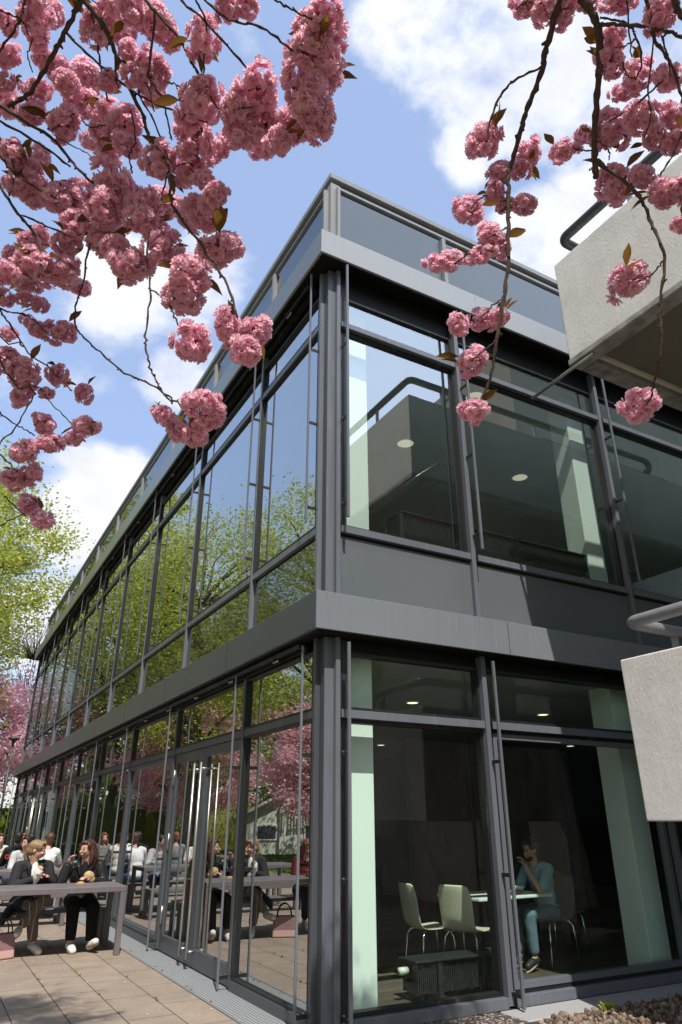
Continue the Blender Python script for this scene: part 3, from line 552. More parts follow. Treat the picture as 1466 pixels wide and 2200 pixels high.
# ---------------------------------------------------------------- ceiling lights and convectors inside
def emit(name, col, st):
    t = NT(name); e = t.n('Emission'); e.inputs['Color'].default_value = (*col, 1); e.inputs['Strength'].default_value = st
    return t.done(e.outputs[0])
M['lamp_on'] = emit('lit_lamp', (1, .86, .58), 2.2)
M['lamp_dim'] = emit('dim_lamp', (1, .95, .72), .55)
M['trim'] = simple('lamp_trim', (.6, .6, .55), .4)
def ceiling_light(x, y, z, r, mat, label, group, src=None):
    if src is None:
        o = empty('ceiling_light', (x, y, z), 0, label, 'ceiling light', group)
        mb = MB(); n = 24
        for a in range(n):
            t0, t1 = 2 * math.pi * a / n, 2 * math.pi * (a + 1) / n
            q = [(r * c * math.cos(t), r * c * math.sin(t), zz) for t in (t0, t1) for c, zz in ((.86, -.012), (1., -.012), (1., 0))]
            mb.add(q, [(0, 1, 4, 3), (1, 2, 5, 4)])
        mb.build('trim_ring', M['trim'], o)
        mb = MB(); mb.tube([(0, 0, -.006), (0, 0, -.001)], r * .86, 24); mb.build('diffuser', mat, o)
        return o
    o = src.copy(); COL.objects.link(o); o.location = (x, y, z); o['label'] = label
    for c in src.children:
        k = c.copy(); COL.objects.link(k); k.parent = o
    return o
g = 'small round lights in the ground floor ceiling'
s0 = None
for x, y, lb in [(2.8, 2.6, 'round ceiling light in the top ground floor window left of the paired posts'), (5.26, 2.58, 'round ceiling light in the top ground floor window right of the paired posts'),
                 (5.53, 7.77, 'small glowing ceiling light just right of the lit corner column'), (7.98, 10.3, 'small glowing ceiling light deep inside, second from the lit column'), (7.85, 7.7, 'small glowing ceiling light just left of the paired posts'),
                 (7.77, 5.08, 'topmost glowing ceiling light above the man in blue'), (9.0, 6.6, 'middle glowing ceiling light above the man in blue'), (9.3, 5.9, 'glowing ceiling light beside the far pale column')]:
    s0 = ceiling_light(x, y, 3.028, .095, M['lamp_on'], lb, g, s0) if s0 else ceiling_light(x, y, 3.028, .095, M['lamp_on'], lb, g)
s1 = ceiling_light(2.92, 2.66, 7.298, .16, M['lamp_dim'], 'round cream ceiling light in the first upper window beside the corner', 'round lights in the upper floor ceiling')
ceiling_light(5.47, 2.67, 7.298, .16, M['lamp_dim'], 'round cream ceiling light in the second upper window from the corner', 'round lights in the upper floor ceiling', s1)
ceiling_light(3.05, 1.0, 7.298, .16, M['lamp_dim'], 'round cream ceiling light behind the narrow top pane right of the first post', 'round lights in the upper floor ceiling', s1)

M['convector'] = simple('convector_grey', (.032, .038, .038), .45, .3, .1, 5)
def convector(x, y, z, L, H, Dp, label, frame=True):
    o = empty('radiator', (x, y, z), 0, label, 'radiator', 'low finned radiators behind the glass')
    mb = MB(); mb.box(0, L, 0, Dp, H - .02, H); bevel(mb.build('top_plate', M['convector'], o), .004, 1)
    mb = MB()
    n = int(L / .022)
    for k in range(n): mb.box(.03 + k * .022, .042 + k * .022, .03, Dp - .03, H - .26, H - .03)
    mb.build('fins', M['convector'], o)
    for xx in ((.25, L - .25) if not frame else (.0, L - .05)):
        mb = MB(); mb.box(xx, xx + .045, .01, .055, 0, H - .02); mb.box(xx, xx + .045, Dp - .05, Dp - .005, 0, H - .02); mb.build('leg', M['convector'], o)
    if not frame:
        mb = MB(); mb.tube([(-.09, .15, H - .09), (.0, .15, H - .09)], .032, 12); mb.build('valve', M['trim'], o, True)
        mb = MB(); mb.tube([(.14, .12, H - .2), (.14, .12, 0)], .012, 8); mb.tube([(.19, .12, H - .2), (.19, .12, 0)], .012, 8); mb.build('pipe', M['convector'], o, True)
    return o
convector(1.22, .45, .0125, 1.2, .33, .3, 'low finned radiator with white valve standing behind the ground floor glass', False)
convector(1.16, .34, 3.872, 3.0, .88, .36, 'finned radiator in a steel frame behind the first upper window')
convector(6.6, .34, 3.872, .8, .8, .36, 'short steel framed radiator behind the third upper window')

# interior table, chairs
M['table_white'] = simple('white_laminate', (.8, .82, .8), .35, 0, .02, 3)
M['shell'] = simple('cream_shell', (.62, .585, .46), .4, 0, .04, 4)
M['shell_dark'] = simple('dark_shell', (.12, .1, .09), .4, 0, .1, 4)
M['chrome'] = simple('chrome', (.75, .75, .75), .12, 1., .02, 9)
tb = empty('cafe_table', (2.95, 1.28, .0125), R(4), 'white square cafe table inside the ground floor with the man in blue sitting at it', 'table')
mb = MB(); mb.box(-.62, .5, -.34, .34, .712, .74); bevel(mb.build('tabletop', M['table_white'], tb), .006, 2)
mb = MB(); mb.tube([(-.06, 0, .01), (-.06, 0, .71)], .03, 12); mb.build('pedestal', M['chrome'], tb, True)
mb = MB(); mb.tube([(-.06, 0, 0), (-.06, 0, .012)], .25, 24); mb.build('base_plate', M['chrome'], tb)
mb = MB(); mb.box(-.13, .14, -.1, .1, 0, .012); mb.box(-.12, .13, -.09, .09, .012, .016)
bevel(tag(mb.build('tray', M['trim'], None, loc=(3.2, 1.22, .7535)), 'pale tray under the bowl on the white cafe table', 'tray'), .005)
mb = MB()
pr = [(.03, 0), (.06, .02), (.075, .05), (.068, .048), (.05, .02), (.0, .012)]
n = 20
for i, (rr, z) in enumerate(pr):
    for a in range(n): mb.v.append((rr * math.cos(2 * math.pi * a / n), rr * math.sin(2 * math.pi * a / n), z))
for i in range(len(pr) - 1):
    for a in range(n): mb.f.append((i * n + a, i * n + (a + 1) % n, (i + 1) * n + (a + 1) % n, (i + 1) * n + a)); mb.m.append(0)
tag(mb.build('bowl', M['table_white'], None, True, loc=(3.2, 1.22, .7705)), 'small white bowl on the tray in front of the man in blue', 'bowl')

def shell_chair(x, y, rz, shell, label, group='moulded cafe chairs with steel legs'):
    o = empty('cafe_chair', (x, y, .0125), rz, label, 'chair', group); o.scale = (1.05, 1.05, 1.06)
    prof = [(.2, .432), (.19, .455), (.1, .45), (0, .44), (-.1, .438), (-.17, .45), (-.2, .5), (-.215, .6), (-.235, .72), (-.26, .84)]
    wid = [.38, .4, .41, .41, .4, .385, .375, .39, .4, .34]
    V = []; F = []
    for (yy, zz), w in zip(prof, wid):
        for j in range(7):
            s = j / 3 - 1; curve = -.03 * (1 - s * s)
            V.append((s * w / 2, yy + (curve if zz > .47 else 0), zz + (curve * .5 if zz <= .47 else 0)))
    for i in range(len(prof) - 1):
        for j in range(6): F.append((i * 7 + j, i * 7 + j + 1, (i + 1) * 7 + j + 1, (i + 1) * 7 + j))
    mb = MB(); mb.add(V, F); c = mb.build('shell', shell, o, True)
    s = c.modifiers.new('s', 'SOLIDIFY'); s.thickness = .011; b = c.modifiers.new('b', 'SUBSURF'); b.levels = b.render_levels = 1
    for sx in (-1, 1):
        for sy in (-1, 1):
            mb = MB(); mb.tube([(sx * .11, sy * .1, .432), (sx * .15, sy * .14, .42), (sx * .175, sy * .165, .38), (sx * .2, sy * .2, 0)], .0095, 8); mb.build('leg', M['chrome'], o, True)
    return o
shell_chair(1.98, 1.28, R(-98), M['shell'], 'cream moulded chair at the white cafe table, left one of the pair')
shell_chair(2.24, .95, R(-70), M['shell'], 'cream moulded chair at the white cafe table, right one of the pair')
shell_chair(3.62, 1.22, R(88), M['shell_dark'], 'dark moulded chair with the man in blue sitting on it')
shell_chair(4.35, 1.75, R(160), M['shell_dark'], 'dark moulded chair with steel legs behind the man in blue')

# ---------------------------------------------------------------- concrete stair landings on the right
st = empty('concrete_staircase', (2.27, -1.42, 0), 0, 'pale board marked concrete stair tower with two parapet landings and round handrails', 'staircase')
def spart(name, mat, *bx, bev=.012):
    mb = MB()
    for b in bx: mb.box(b[0] - 2.27, b[1] - 2.27, b[2] + 1.42, b[3] + 1.42, b[4], b[5])
    o = mb.build(name, mat, st)
    if bev: bevel(o, bev, 2)
    return o
TW = 9.4
def landing(zb, zt, rail, ledge, y1):
    t = .2
    spart('parapet', M['concrete'], (2.27, 2.27 + t, y1, -1.42, zb, zt))
    spart('parapet', M['concrete'], (2.27 + t + .002, TW, -1.42 - t, -1.422, zb + .003, zt - .003))
    spart('landing_slab', M['soffit_con'], (2.27 + t + .004, TW, y1, -1.42 - t - .003, zb + .06, zb + .3), bev=0)
    if ledge:
        spart('drip_edge', M['ledge'], (2.255, 2.27 + t - .02, y1, -1.405, zb - .075, zb - .001))
        spart('drip_edge', M['ledge'], (2.27 + t, TW, -1.42 - t + .02, -1.405, zb - .07, zb - .001))
    # handrail: one bent tube round the corner
    x0, y0, z = 2.27 + .09, -1.42 - .09, zt + rail; r = .1
    pts = [(x0, y1, z)] + [(x0 + r * (1 - math.cos(a)), y0 - r + r * math.sin(a), z) for a in [R(k * 10) for k in range(10)]] + [(TW - 1.6, y0, z)]
    pts += [(TW - 1.6 + .12 * math.sin(a), y0, z - .12 * (1 - math.cos(a))) for a in [R(k * 15) for k in range(1, 13)]]
    mb = MB(); mb.tube([(p[0] - 2.27, p[1] + 1.42, p[2]) for p in pts], .056, 16)
    mb.build('handrail', M['rail'] if ledge else M['rail_low'], st, True)
    for (px, py) in ((x0, y0 - .95), (x0, y0 - 2.6), (x0 + .62, y0), (x0 + 2.6, y0), (x0 + 4.4, y0)):
        mb = MB(); mb.box(px - 2.27 - .012, px - 2.27 + .012, py + 1.42 - .03, py + 1.42 + .03, zt - .01, z - .03); mb.build('rail_post', M['steel_dark'], st)
landing(6.1, 7.455, .36, True, -4.6)
landing(1.492, 2.815, .33, False, -3.6)
mb = MB(); mb.tube([(.02, -.3, 6.0), (.02, .04, 5.995), (.02, .62, 5.97)], .02, 12); mb.build('drain_pipe', M['steel'], st, True)
M['concrete2'] = concrete('tower_concrete', (.6, .55, .48))
spart('tower_wall', M['concrete2'], (6.5, 14, -9, -3.4, 0, 11.4))
spart('support', M['concrete2'], (4.9, 5.6, -3.9, -3.3, 0, 6.15))
M['win_dark'] = simple('tower_window_glass', (.12, .15, .17), .05, 0, .1, 1)
for z in (4.3, 7.6):
    for x in (7.2, 9.6, 12.0):
        f = spart('tower_window', M['frame'], (x, x + 1.7, -3.42, -3.37, z, z + 1.5), bev=0)
        mb = MB()
        for a in (.07, .9): mb.box(x + a - 2.27, x + a + .73 - 2.27, -3.372 + 1.42, -3.362 + 1.42, z + .08, z + 1.42)
        mb.build('pane', M['win_dark'], f)
# ---------------------------------------------------------------- ground
def sheet(name, x0, x1, y0, y1, z, mat, kind='structure'):
    mb = MB(); mb.add([(x0, y0, z), (x1, y0, z), (x1, y1, z), (x0, y1, z)], [(0, 1, 2, 3)])
    return tag(mb.build(name, mat), kind=kind)
M['lawn'] = simple('lawn', (.09, .13, .025), .9, 0, .35, 1.2, .3, 30)
M['kerb'] = simple('kerb_granite', (.36, .36, .37), .8, 0, .15, 60, .3, 120)
def washed():
    t = NT('exposed_aggregate'); w = t.world(); v = t.n('TexVoronoi'); t.set(v.inputs['Vector'], w); v.inputs['Scale'].default_value = 55
    c = t.ramp(v.outputs['Distance'], [(.1, (.3, .25, .22)), (.3, (.11, .075, .06)), (.6, (.05, .035, .03))])
    wn = t.n('TexWhiteNoise', noise_dimensions='3D'); t.set(wn.inputs['Vector'], v.outputs['Position'])
    c = t.mixc(t.n('MapRange', i0=wn.outputs[0], i1=.82, i2=.85, i3=0., i4=.8).outputs[0], c, (.6, .55, .5))
    return t.done(t.bsdf(c, .75, 0, t.bump(v.outputs['Distance'], .5, .006)))
M['washed'] = washed()
sheet('ground', -1500, 1500, -1500, 1500, -.012, M['lawn'])
sheet('terrace', -7.5, -.34, -14, 36, -.004, M['pavers'])
sheet('drain_grating', -.335, .12, .5, YEND, 0.0, M['grating'])
tag(part('kerb', M['steel_dark'], (-.345, -.335, .5, YEND, -.008, .004)), kind='structure').parent = None
sheet('apron', -.34, 1.74, -3.2, .5, -.002, M['washed'])
tag(bevel(part('kerb', M['kerb'], (1.75, XEND, -.36, -.01, -.2, .003)), .01, 1), kind='structure').parent = None
# gravel: rounded stones
def gravel():
    base = MB(); base.ell((0, 0, 0), 1, 7, 5); bv = np.array(base.v); 
    tri = []
    for f in base.f:
        if len(f) == 3: tri.append(f)
        else: tri += [(f[0], f[1], f[2]), (f[0], f[2], f[3])]
    tri = np.array(tri); V = []; F = []; nb = len(bv); k = 0
    for i in range(4200):
        x = 1.8 + rng.random() ** 1.2 * 4.2; y = -.39 - rng.random() * (1.6 if x < 4 else 1.0)
        s = rng.uniform(.013, .034)
        A = np.array(Euler((rng.uniform(0, 6), rng.uniform(0, 6), rng.uniform(0, 6))).to_matrix())
        p = (bv * (s * rng.uniform(.75, 1.25), s * rng.uniform(.7, 1.2), s * rng.uniform(.5, .8))) * (1 + rng.normal(0, .07, (nb, 1)))
        V.append(p @ A.T + (x, y, -.02 + rng.random() * .035)); F.append(tri + k * nb); k += 1
    t = NT('gravel'); g = t.n('NewGeometry')
    c = t.ramp(g.outputs['Random Per Island'], [(.0, (.06, .04, .03)), (.3, (.16, .1, .065)), (.55, (.27, .185, .125)), (.8, (.42, .33, .25)), (1., (.16, .13, .11))])
    c = t.mixc(t.math('MULTIPLY', t.noise(50, 4, .6, t.world()), .5), c, (.09, .065, .05))
    o = np_mesh('gravel', np.vstack(V), np.vstack(F), t.done(t.bsdf(c, .7)), None, True)
    tag(o, kind='stuff')
gravel()
sheet('courtyard', -.34, 60, -70, -3.2, -.003, simple('planting_soil', (.04, .035, .025), .95, 0, .3, 3))
sheet('gravel_bed', 1.745, 12, -3.2, -.361, -.03 + .02, simple('soil', (.06, .045, .035), .9))
# weeds in the joints: tiny tufts
def tufts(name, pts, h, mat, n=14, spread=.03):
    V = []; F = []
    for (x, y) in pts:
        for i in range(n):
            a = rng.uniform(0, 6.28); r = rng.random() * spread; l = h * rng.uniform(.4, 1.1); w = h * .12
            bx, by = x + r * math.cos(a), y + r * math.sin(a); tx, ty = bx + l * .8 * math.cos(a), by + l * .8 * math.sin(a)
            k = len(V); px, py = -math.sin(a) * w, math.cos(a) * w
            V += [(bx - px, by - py, -.003), (bx + px, by + py, -.003), ((bx + tx) / 2 + px, (by + ty) / 2 + py, l * .6), ((bx + tx) / 2 - px, (by + ty) / 2 - py, l * .6), (tx, ty, l * .75), (tx, ty, l * .75)]
            F += [(k, k + 1, k + 2, k + 3), (k + 3, k + 2, k + 4, k + 5)]
    return np_mesh(name, np.array(V), np.array(F), mat)
pts = [(-1.535 + .415 * j + rng.normal(0, .006), 1. + rng.random() * 5) for j in range(4) for i in range(6)]
tag(tufts('joint_weeds', pts, .022, M['leaf_hedge'], 7, .02), kind='stuff')
tag(tufts('weed', [(2.62 + rng.normal(0, .03), -.46 + rng.normal(0, .02)) for i in range(6)], .085, M['leaf_green'], 9, .03), 'small green weed sprouting from the gravel beside the kerb', 'weed')
tag(tufts('grass', [(rng.uniform(-16, -7.6), rng.uniform(8, 40)) for i in range(2600)], .09, M['grass'], 10, .12), kind='stuff')

# ---------------------------------------------------------------- blossoms
def flower(mb_v, mb_f, tone, c, nrm, size):
    q = Vector(nrm).to_track_quat('Z', 'Y').to_matrix()
    spec = [(9, .50, 82, .0), (9, .46, 62, .25), (8, .40, 42, .45), (6, .32, 22, .35)]
    for cnt, ln, ang, tn in spec:
        off = random.random() * 6.28
        for k in range(cnt):
            az = off + 6.283 * (k + random.uniform(-.25, .25)) / cnt; el = R(ang + random.uniform(-11, 11)); L = ln * random.uniform(.85, 1.12) * size * 1.9
            w = L * random.uniform(.42, .58)
            dr = Vector((math.cos(az) * math.sin(el), math.sin(az) * math.sin(el), math.cos(el)))
            sd = Vector((-math.sin(az), math.cos(az), 0)); nn = dr.cross(sd); cup = random.uniform(.05, .22); tw = random.uniform(-.25, .25)
            sd = (sd + nn * tw).normalized()
            b = len(mb_v)
            for t_, wd, e in ((.1, .14, 0), (.5, .82, .02), (.82, 1., .10), (1.0, .62, .2)):
                for s_ in (-1, 0, 1):
                    tt = t_
                    if t_ == 1.0 and s_ == 0: tt = .9
                    rf = random.uniform(-.05, .05) if t_ > .6 else 0
                    p = dr * (L * tt) + sd * (s_ * wd * w / 2) - nn * (L * (cup * s_ * s_ * .6 - e * cup * 3 + rf))
                    mb_v.append(tuple(q @ p + Vector(c))); tone.append(min(1, max(0, .1 + .72 * t_ * (.65 + tn * .5) + random.uniform(-.05, .05))))
            for r_ in range(3):
                for s_ in range(2):
                    a = b + r_ * 3 + s_; mb_f.append((a, a + 1, a + 4, a + 3))

def leaf_geo(V, F, base, dr, L, w, n0):
    dr = Vector(dr).normalized(); sd = dr.cross(Vector(n0)).normalized(); nn = sd.cross(dr)
    b = len(V); bend = random.uniform(-.3, .15)
    for t_, wd in ((0, .04), (.18, .55), (.4, .95), (.62, .85), (.82, .42), (1., .02)):
        for s_ in (-1, 0, 1):
            p = Vector(base) + dr * (L * t_) + sd * (s_ * wd * w / 2) + nn * (L * (bend * t_ * t_ + .10 * abs(s_) * wd))
            V.append(tuple(p))
    for r_ in range(5):
        for s_ in range(2):
            a = b + r_ * 3 + s_; F.append((a, a + 1, a + 4, a + 3))

def cluster_mesh(i):
    V = []; F = []; T = []
    n = random.choice((15, 17, 19)); gold = 2.39996
    flat = random.uniform(.7, 1.05)
    el = random.uniform(.75, 1.3)
    for k in range(n):
        z = 1 - 2 * (k + .5) / n; rr = math.sqrt(1 - z * z); a = k * gold + i
        d = Vector((rr * math.cos(a), rr * math.sin(a), z)) + Vector((random.gauss(0, .13), random.gauss(0, .13), random.gauss(0, .13)))
        d.normalize(); c = Vector((d.x * .52 * el, d.y * .52 / el, d.z * .52 * flat)) * random.uniform(.78, 1.2)
        flower(V, F, T, c, d, .49 * random.uniform(.9, 1.15) * .62)
    for k in range(6):
        d = Vector((random.gauss(0, 1), random.gauss(0, 1), random.gauss(0, 1))).normalized(); flower(V, F, T, d * .2, d, .29)
    nf = len(F)
    for k in range(random.choice((0, 1, 2, 2))):
        a = random.uniform(0, 6.28); d = Vector((math.cos(a), math.sin(a), random.uniform(-.2, .7)))
        leaf_geo(V, F, d * .5, d + Vector((random.gauss(0, .3), random.gauss(0, .3), random.gauss(0, .3))), random.uniform(.7, 1.0), random.uniform(.28, .4), (random.gauss(0, .4), random.gauss(0, .4), 1))
    T += [.5] * (len(V) - len(T))
    ntw = len(F)
    mb = MB(); mb.v = V; mb.f = F; mb.m = [0] * nf + [1] * (ntw - nf)
    for k in range(7):
        d = Vector((random.gauss(0, 1), random.gauss(0, 1), random.gauss(0, 1))).normalized(); mb.tube([(0, 0, .1), d * .35 + Vector((0, 0, .03)), d * .6], .016, 5, 2, False)
    T += [.3] * (len(mb.v) - len(T))
    o = mb.build('blossom_cluster', [M['petal'], M['leaf_bronze'], M['bark']], None, True)
    at = o.data.attributes.new('tone', 'FLOAT', 'POINT'); at.data.foreach_set('value', T)
    me = o.data; bpy.data.objects.remove(o); return me
CLU = [cluster_mesh(i) for i in range(9)]

def catmull(P, k=6):
    P = [Vector(p) for p in P]; out = []
    for i in range(len(P) - 1):
        p0 = P[max(i - 1, 0)]; p1 = P[i]; p2 = P[i + 1]; p3 = P[min(i + 2, len(P) - 1)]
        for j in range(k):
            t_ = j / k
            out.append(.5 * ((2 * p1) + (p2 - p0) * t_ + (2 * p0 - 5 * p1 + 4 * p2 - p3) * t_ ** 2 + (3 * p1 - p0 - 3 * p2 + p3) * t_ ** 3))
    out.append(P[-1]); return out

def cherry(name, loc, label, clusters, twigs, seedpts):
    T0 = empty(name, loc, 0, label, 'tree'); L0 = Vector(loc)
    ordr = sorted(clusters, key=lambda c: -c[3] / (Vector(c[:3]) - CAM).length)
    objs = []
    for i, (x, y, z, r) in enumerate(ordr):
        o = bpy.data.objects.new('blossom_cluster', CLU[(i * 5 + 2) % 9]); COL.objects.link(o); o.parent = T0
        o.location = Vector((x, y, z)) - L0; o.rotation_euler = (random.uniform(-.5, .5), random.uniform(-.5, .5), random.uniform(0, 6.28)); k = r * 1.42; o.scale = (k * random.uniform(.85, 1.2), k * random.uniform(.85, 1.2), k * random.uniform(.85, 1.1))
        objs.append(o)
    if len(objs) > 100:
        rest = objs[100:]; V = []; F = []; mi = []; tn = []; b = 0
        bpy.context.view_layer.update()
        for o in rest:
            me = o.data; A = np.empty(len(me.vertices) * 3, np.float32); me.vertices.foreach_get('co', A)
            Mx = np.array(Matrix.LocRotScale(o.location, o.rotation_euler, o.scale))
            V.append(A.reshape(-1, 3) @ Mx[:3, :3].T + Mx[:3, 3])
            F += [tuple(v + b for v in p.vertices) for p in me.polygons]; mi += [p.material_index for p in me.polygons]
            q = np.empty(len(me.vertices), np.float32); me.attributes['tone'].data.foreach_get('value', q); tn.append(q); b += len(me.vertices)
            bpy.data.objects.remove(o)
        mb = MB(); mb.v = [tuple(p) for p in np.vstack(V)]; mb.f = F; mb.m = mi
        o = mb.build('small_blossoms', [M['petal'], M['leaf_bronze'], M['bark']], T0, True); o['kind'] = 'stuff'
        at = o.data.attributes.new('tone', 'FLOAT', 'POINT'); at.data.foreach_set('value', np.concatenate(tn))
    for pts, r0, r1 in twigs:
        P = catmull([Vector(p) - L0 for p in pts], 7); n = len(P); ph = random.random() * 9
        rad = [(r0 + (r1 - r0) * i / (n - 1)) * (1 + .16 * math.sin(i * 2.1 + ph) + random.uniform(-.08, .16)) for i in range(n)]
        P = [p + Vector((random.gauss(0, 1), random.gauss(0, 1), random.gauss(0, 1))) * .0016 for p in P]
        mb = MB(); mb.tube(P, [q * .86 for q in rad], 8)
        for i in range(2, n - 1, 2):   # short spurs
            if random.random() < .55 and r0 < .012:
                d = Vector((random.gauss(0, 1), random.gauss(0, 1), random.gauss(0, 1))).normalized(); mb.tube([P[i], P[i] + d * rad[i] * 2.0], [rad[i] * .75, rad[i] * .4], 6)
        mb.build('branch', M['bark'], T0, True)
    # trunk and boughs that carry the hanging branches
    mb = MB(); top = Vector(seedpts['fork']) - L0
    mb.tube(catmull([(0, 0, -.1), (.02, .03, .9), top * .75 + Vector((.05, 0, 0)), top], 6), [.19 - .004 * i for i in range(19)], 14); mb.build('trunk', M['bark_far'], T0, True)
    for pts, r0 in seedpts['boughs']:
        q = [Vector(p) - L0 for p in pts]; q[0] += Vector((random.gauss(0, .12), random.gauss(0, .12), random.gauss(0, .14)))
        P = catmull([top, top.lerp(q[0], .5) + Vector((random.gauss(0, .12), random.gauss(0, .12), random.uniform(0, .25)))] + q, 7); n = len(P); P = [P[0]] + [p + Vector((random.gauss(0, 1), random.gauss(0, 1), random.gauss(0, 1))) * .011 for p in P[1:-1]] + [P[-1]]; mb = MB(); mb.tube(P, [r0 + (.07 - r0) * (1 - i / (n - 1)) ** 3.2 for i in range(n)], 10); mb.build('bough', M['bark'], T0, True)
    return T0

# branch starting points are reached from boughs that run outside the picture
def up_from(p, dx, dy, dz): return (p[0] + dx, p[1] + dy, p[2] + dz)
sA = [t_[0][0] for t_ in TWIGS_A]; sB = [t_[0][0] for t_ in TWIGS_B]
A_b = []
for i in (0, 1, 10, 11, 12, 13, 15): A_b.append(([up_from(sA[i], -.55, -.35, .75), up_from(sA[i], -.12, -.12, .3), sA[i]], TWIGS_A[i][1]))
for i in (3, 4, 5): A_b.append(([up_from(sA[i], -.8, -.1, .35), up_from(sA[i], -.25, -.02, .12), sA[i]], TWIGS_A[i][1]))
treeA = cherry('cherry_tree', (-5.2, -4.6, 0), 'cherry tree with dense double pink blossom hanging over the upper left of the building', BLOSSOM_A, TWIGS_A, dict(fork=(-5.0, -4.5, 2.6), boughs=A_b))
sC = [t_[0][0] for t_ in TWIGS_C]
C_b = [([up_from(p, -.9, .1, .4), up_from(p, -.25, .0, .12), p], t_[1]) for p, t_ in zip(sC, TWIGS_C) if t_[0][0][1] < 99][:7]
treeC = cherry('cherry_tree', (-6.4, -2.0, 0), 'cherry tree with small scattered pink blossom clusters at the far left edge, behind the others', BLOSSOM_C, TWIGS_C, dict(fork=(-6.1, -2.2, 2.3), boughs=C_b))
B_b = [([up_from(sB[i], .5, -.4, .8), up_from(sB[i], .1, -.12, .3), sB[i]], TWIGS_B[i][1]) for i in (0, 8, 13, 14, 16)]
B_b += [([up_from(sB[i], .6, -.3, .4), up_from(sB[i], .15, -.08, .1), sB[i]], TWIGS_B[i][1]) for i in (18,)]
treeB = cherry('cherry_tree', (-.2, -6.6, 0), 'cherry tree with sparse pink blossom on long bare twigs hanging at the upper right', BLOSSOM_B, TWIGS_B, dict(fork=(-.3, -6.3, 2.8), boughs=B_b))

# ---------------------------------------------------------------- leafy crowns
def quads(P, size, droop=0.):
    n = len(P); s = size * rng.uniform(.6, 1.25, (n, 1))
    a = rng.normal(size=(n, 3)); a[:, 2] *= .6; a /= np.linalg.norm(a, axis=1)[:, None]
    b = np.cross(a, rng.normal(size=(n, 3))); b /= np.linalg.norm(b, axis=1)[:, None]
    V = np.stack([P - a * s, P + b * s * .55, P + a * s, P - b * s * .55], 1).reshape(-1, 3)
    return V, np.arange(4 * n).reshape(n, 4)

def tree(name, x, y, h, rad, z0, nl, mat, label, group, leaf=.11, cat='tree', clumps=60, trunk_r=.22, shape=1., gap=.5, src=None, rz=0, limbs=9):
    if src is not None:
        o = src.copy(); COL.objects.link(o); o.location = (x, y, 0); o.rotation_euler = (0, 0, rz); o['label'] = label; o.scale = (rad, rad, h)
        for c in src.children: k = c.copy(); COL.objects.link(k); k.parent = o
        return o
    o = empty(name, (x, y, 0), rz, label, cat, group)
    mb = MB(); zc = (z0 + h) / 2; hh = (h - z0) / 2
    tp = [Vector((random.gauss(0, .08) * i, random.gauss(0, .08) * i, h * .8 * i / 6)) for i in range(7)]
    mb.tube(catmull(tp, 4), [trunk_r * (1 - .85 * i / 24) for i in range(25)], 10)
    ends = []
    for k in range(limbs * 3):
        i = random.randint(2, 6); b = tp[i] if i < 6 else tp[5]
        a = random.uniform(0, 6.28); e = random.uniform(.15, 1.1); L = rad * random.uniform(.5, .95)
        d = Vector((math.cos(a) * math.cos(e), math.sin(a) * math.cos(e), math.sin(e)))
        q = [b, b + d * L * .4 + Vector((0, 0, .1)), b + d * L * .75 + Vector((random.gauss(0, .2), random.gauss(0, .2), .1)), b + d * L + Vector((random.gauss(0, .3), random.gauss(0, .3), .2))]
        mb.tube(catmull(q, 3), [trunk_r * .32 * (1 - .85 * j / 9) for j in range(10)], 6); ends.append(q)
    mb.build('trunk', M['bark_far'], o, True)
    C = []
    for k in range(clumps):
        v = rng.normal(size=3); v /= np.linalg.norm(v); rr = rng.uniform(.35, 1.02) ** .6
        C.append((v[0] * rad * rr, v[1] * rad * rr, zc + v[2] * hh * rr * shape))
    for q in ends: C += [tuple(q[-1]), tuple(q[-2])]
    C = np.array(C); w = rng.uniform(.4, 1.6, len(C)); w /= w.sum()
    idx = rng.choice(len(C), nl, p=w); sd = rad * .115 * rng.uniform(.6, 1.5, (len(C), 1))
    P = C[idx] + rng.normal(size=(nl, 3)) * sd[idx] * (1, 1, .75)
    P = P[P[:, 2] > z0 * .7]
    V, F = quads(P, leaf)
    np_mesh('crown', V, F, mat, o)
    return o
def again(src, x, y, label, s=1., rz=0.):
    o = src.copy(); COL.objects.link(o); o.location = (x, y, 0); o.rotation_euler = (0, 0, rz); o.scale = (s, s, s); o['label'] = label
    for c in src.children: k = c.copy(); COL.objects.link(k); k.parent = o
    return o
G = 'green trees around the terrace'; GP = 'pink cherry trees around the terrace'
maple = tree('maple_tree', -3.6, 29.5, 18.5, 4.6, 5.5, 32000, M['leaf_spring'], 'tall yellow green tree in young leaf at the left edge behind the building', G, .1, clumps=130)
tall = tree('maple_tree', -11.0, 21.5, 16.6, 5.0, 3.4, 36000, M['leaf_green'], 'big fresh green tree mirrored in the side windows nearest the corner', G, .08, clumps=150, trunk_r=.3)
again(tall, -6.6, 24.0, 'green tree mirrored in the middle of the side windows', .95, 2.1)
again(tall, -5.2, 33.5, 'green tree mirrored in the far end of the upper side windows', .95, 3.1)
again(tall, -15, 40, 'green tree far back between the mirrored cherry trees', 1.05, .5)
again(maple, -9.5, 37, 'yellow green tree mirrored in the far side windows', .8, 1.2)
again(tall, -19, 31, 'green tree mirrored low behind the cherry blossom beside the corner post', .9, 4.)
again(maple, -17, 48, 'yellow green tree far back in the mirrored row of trees', .85, 3.3)
again(tall, -27, 38, 'green tree farthest left in the mirrored row of trees', 1., 5.3)
bare = tree('bare_tree', 1.2, 36, 14.5, 3.2, 5, 700, M['leaf_spring'], 'bare twiggy tree beside the far end of the roof band', None, .07, clumps=40, trunk_r=.075, limbs=60)
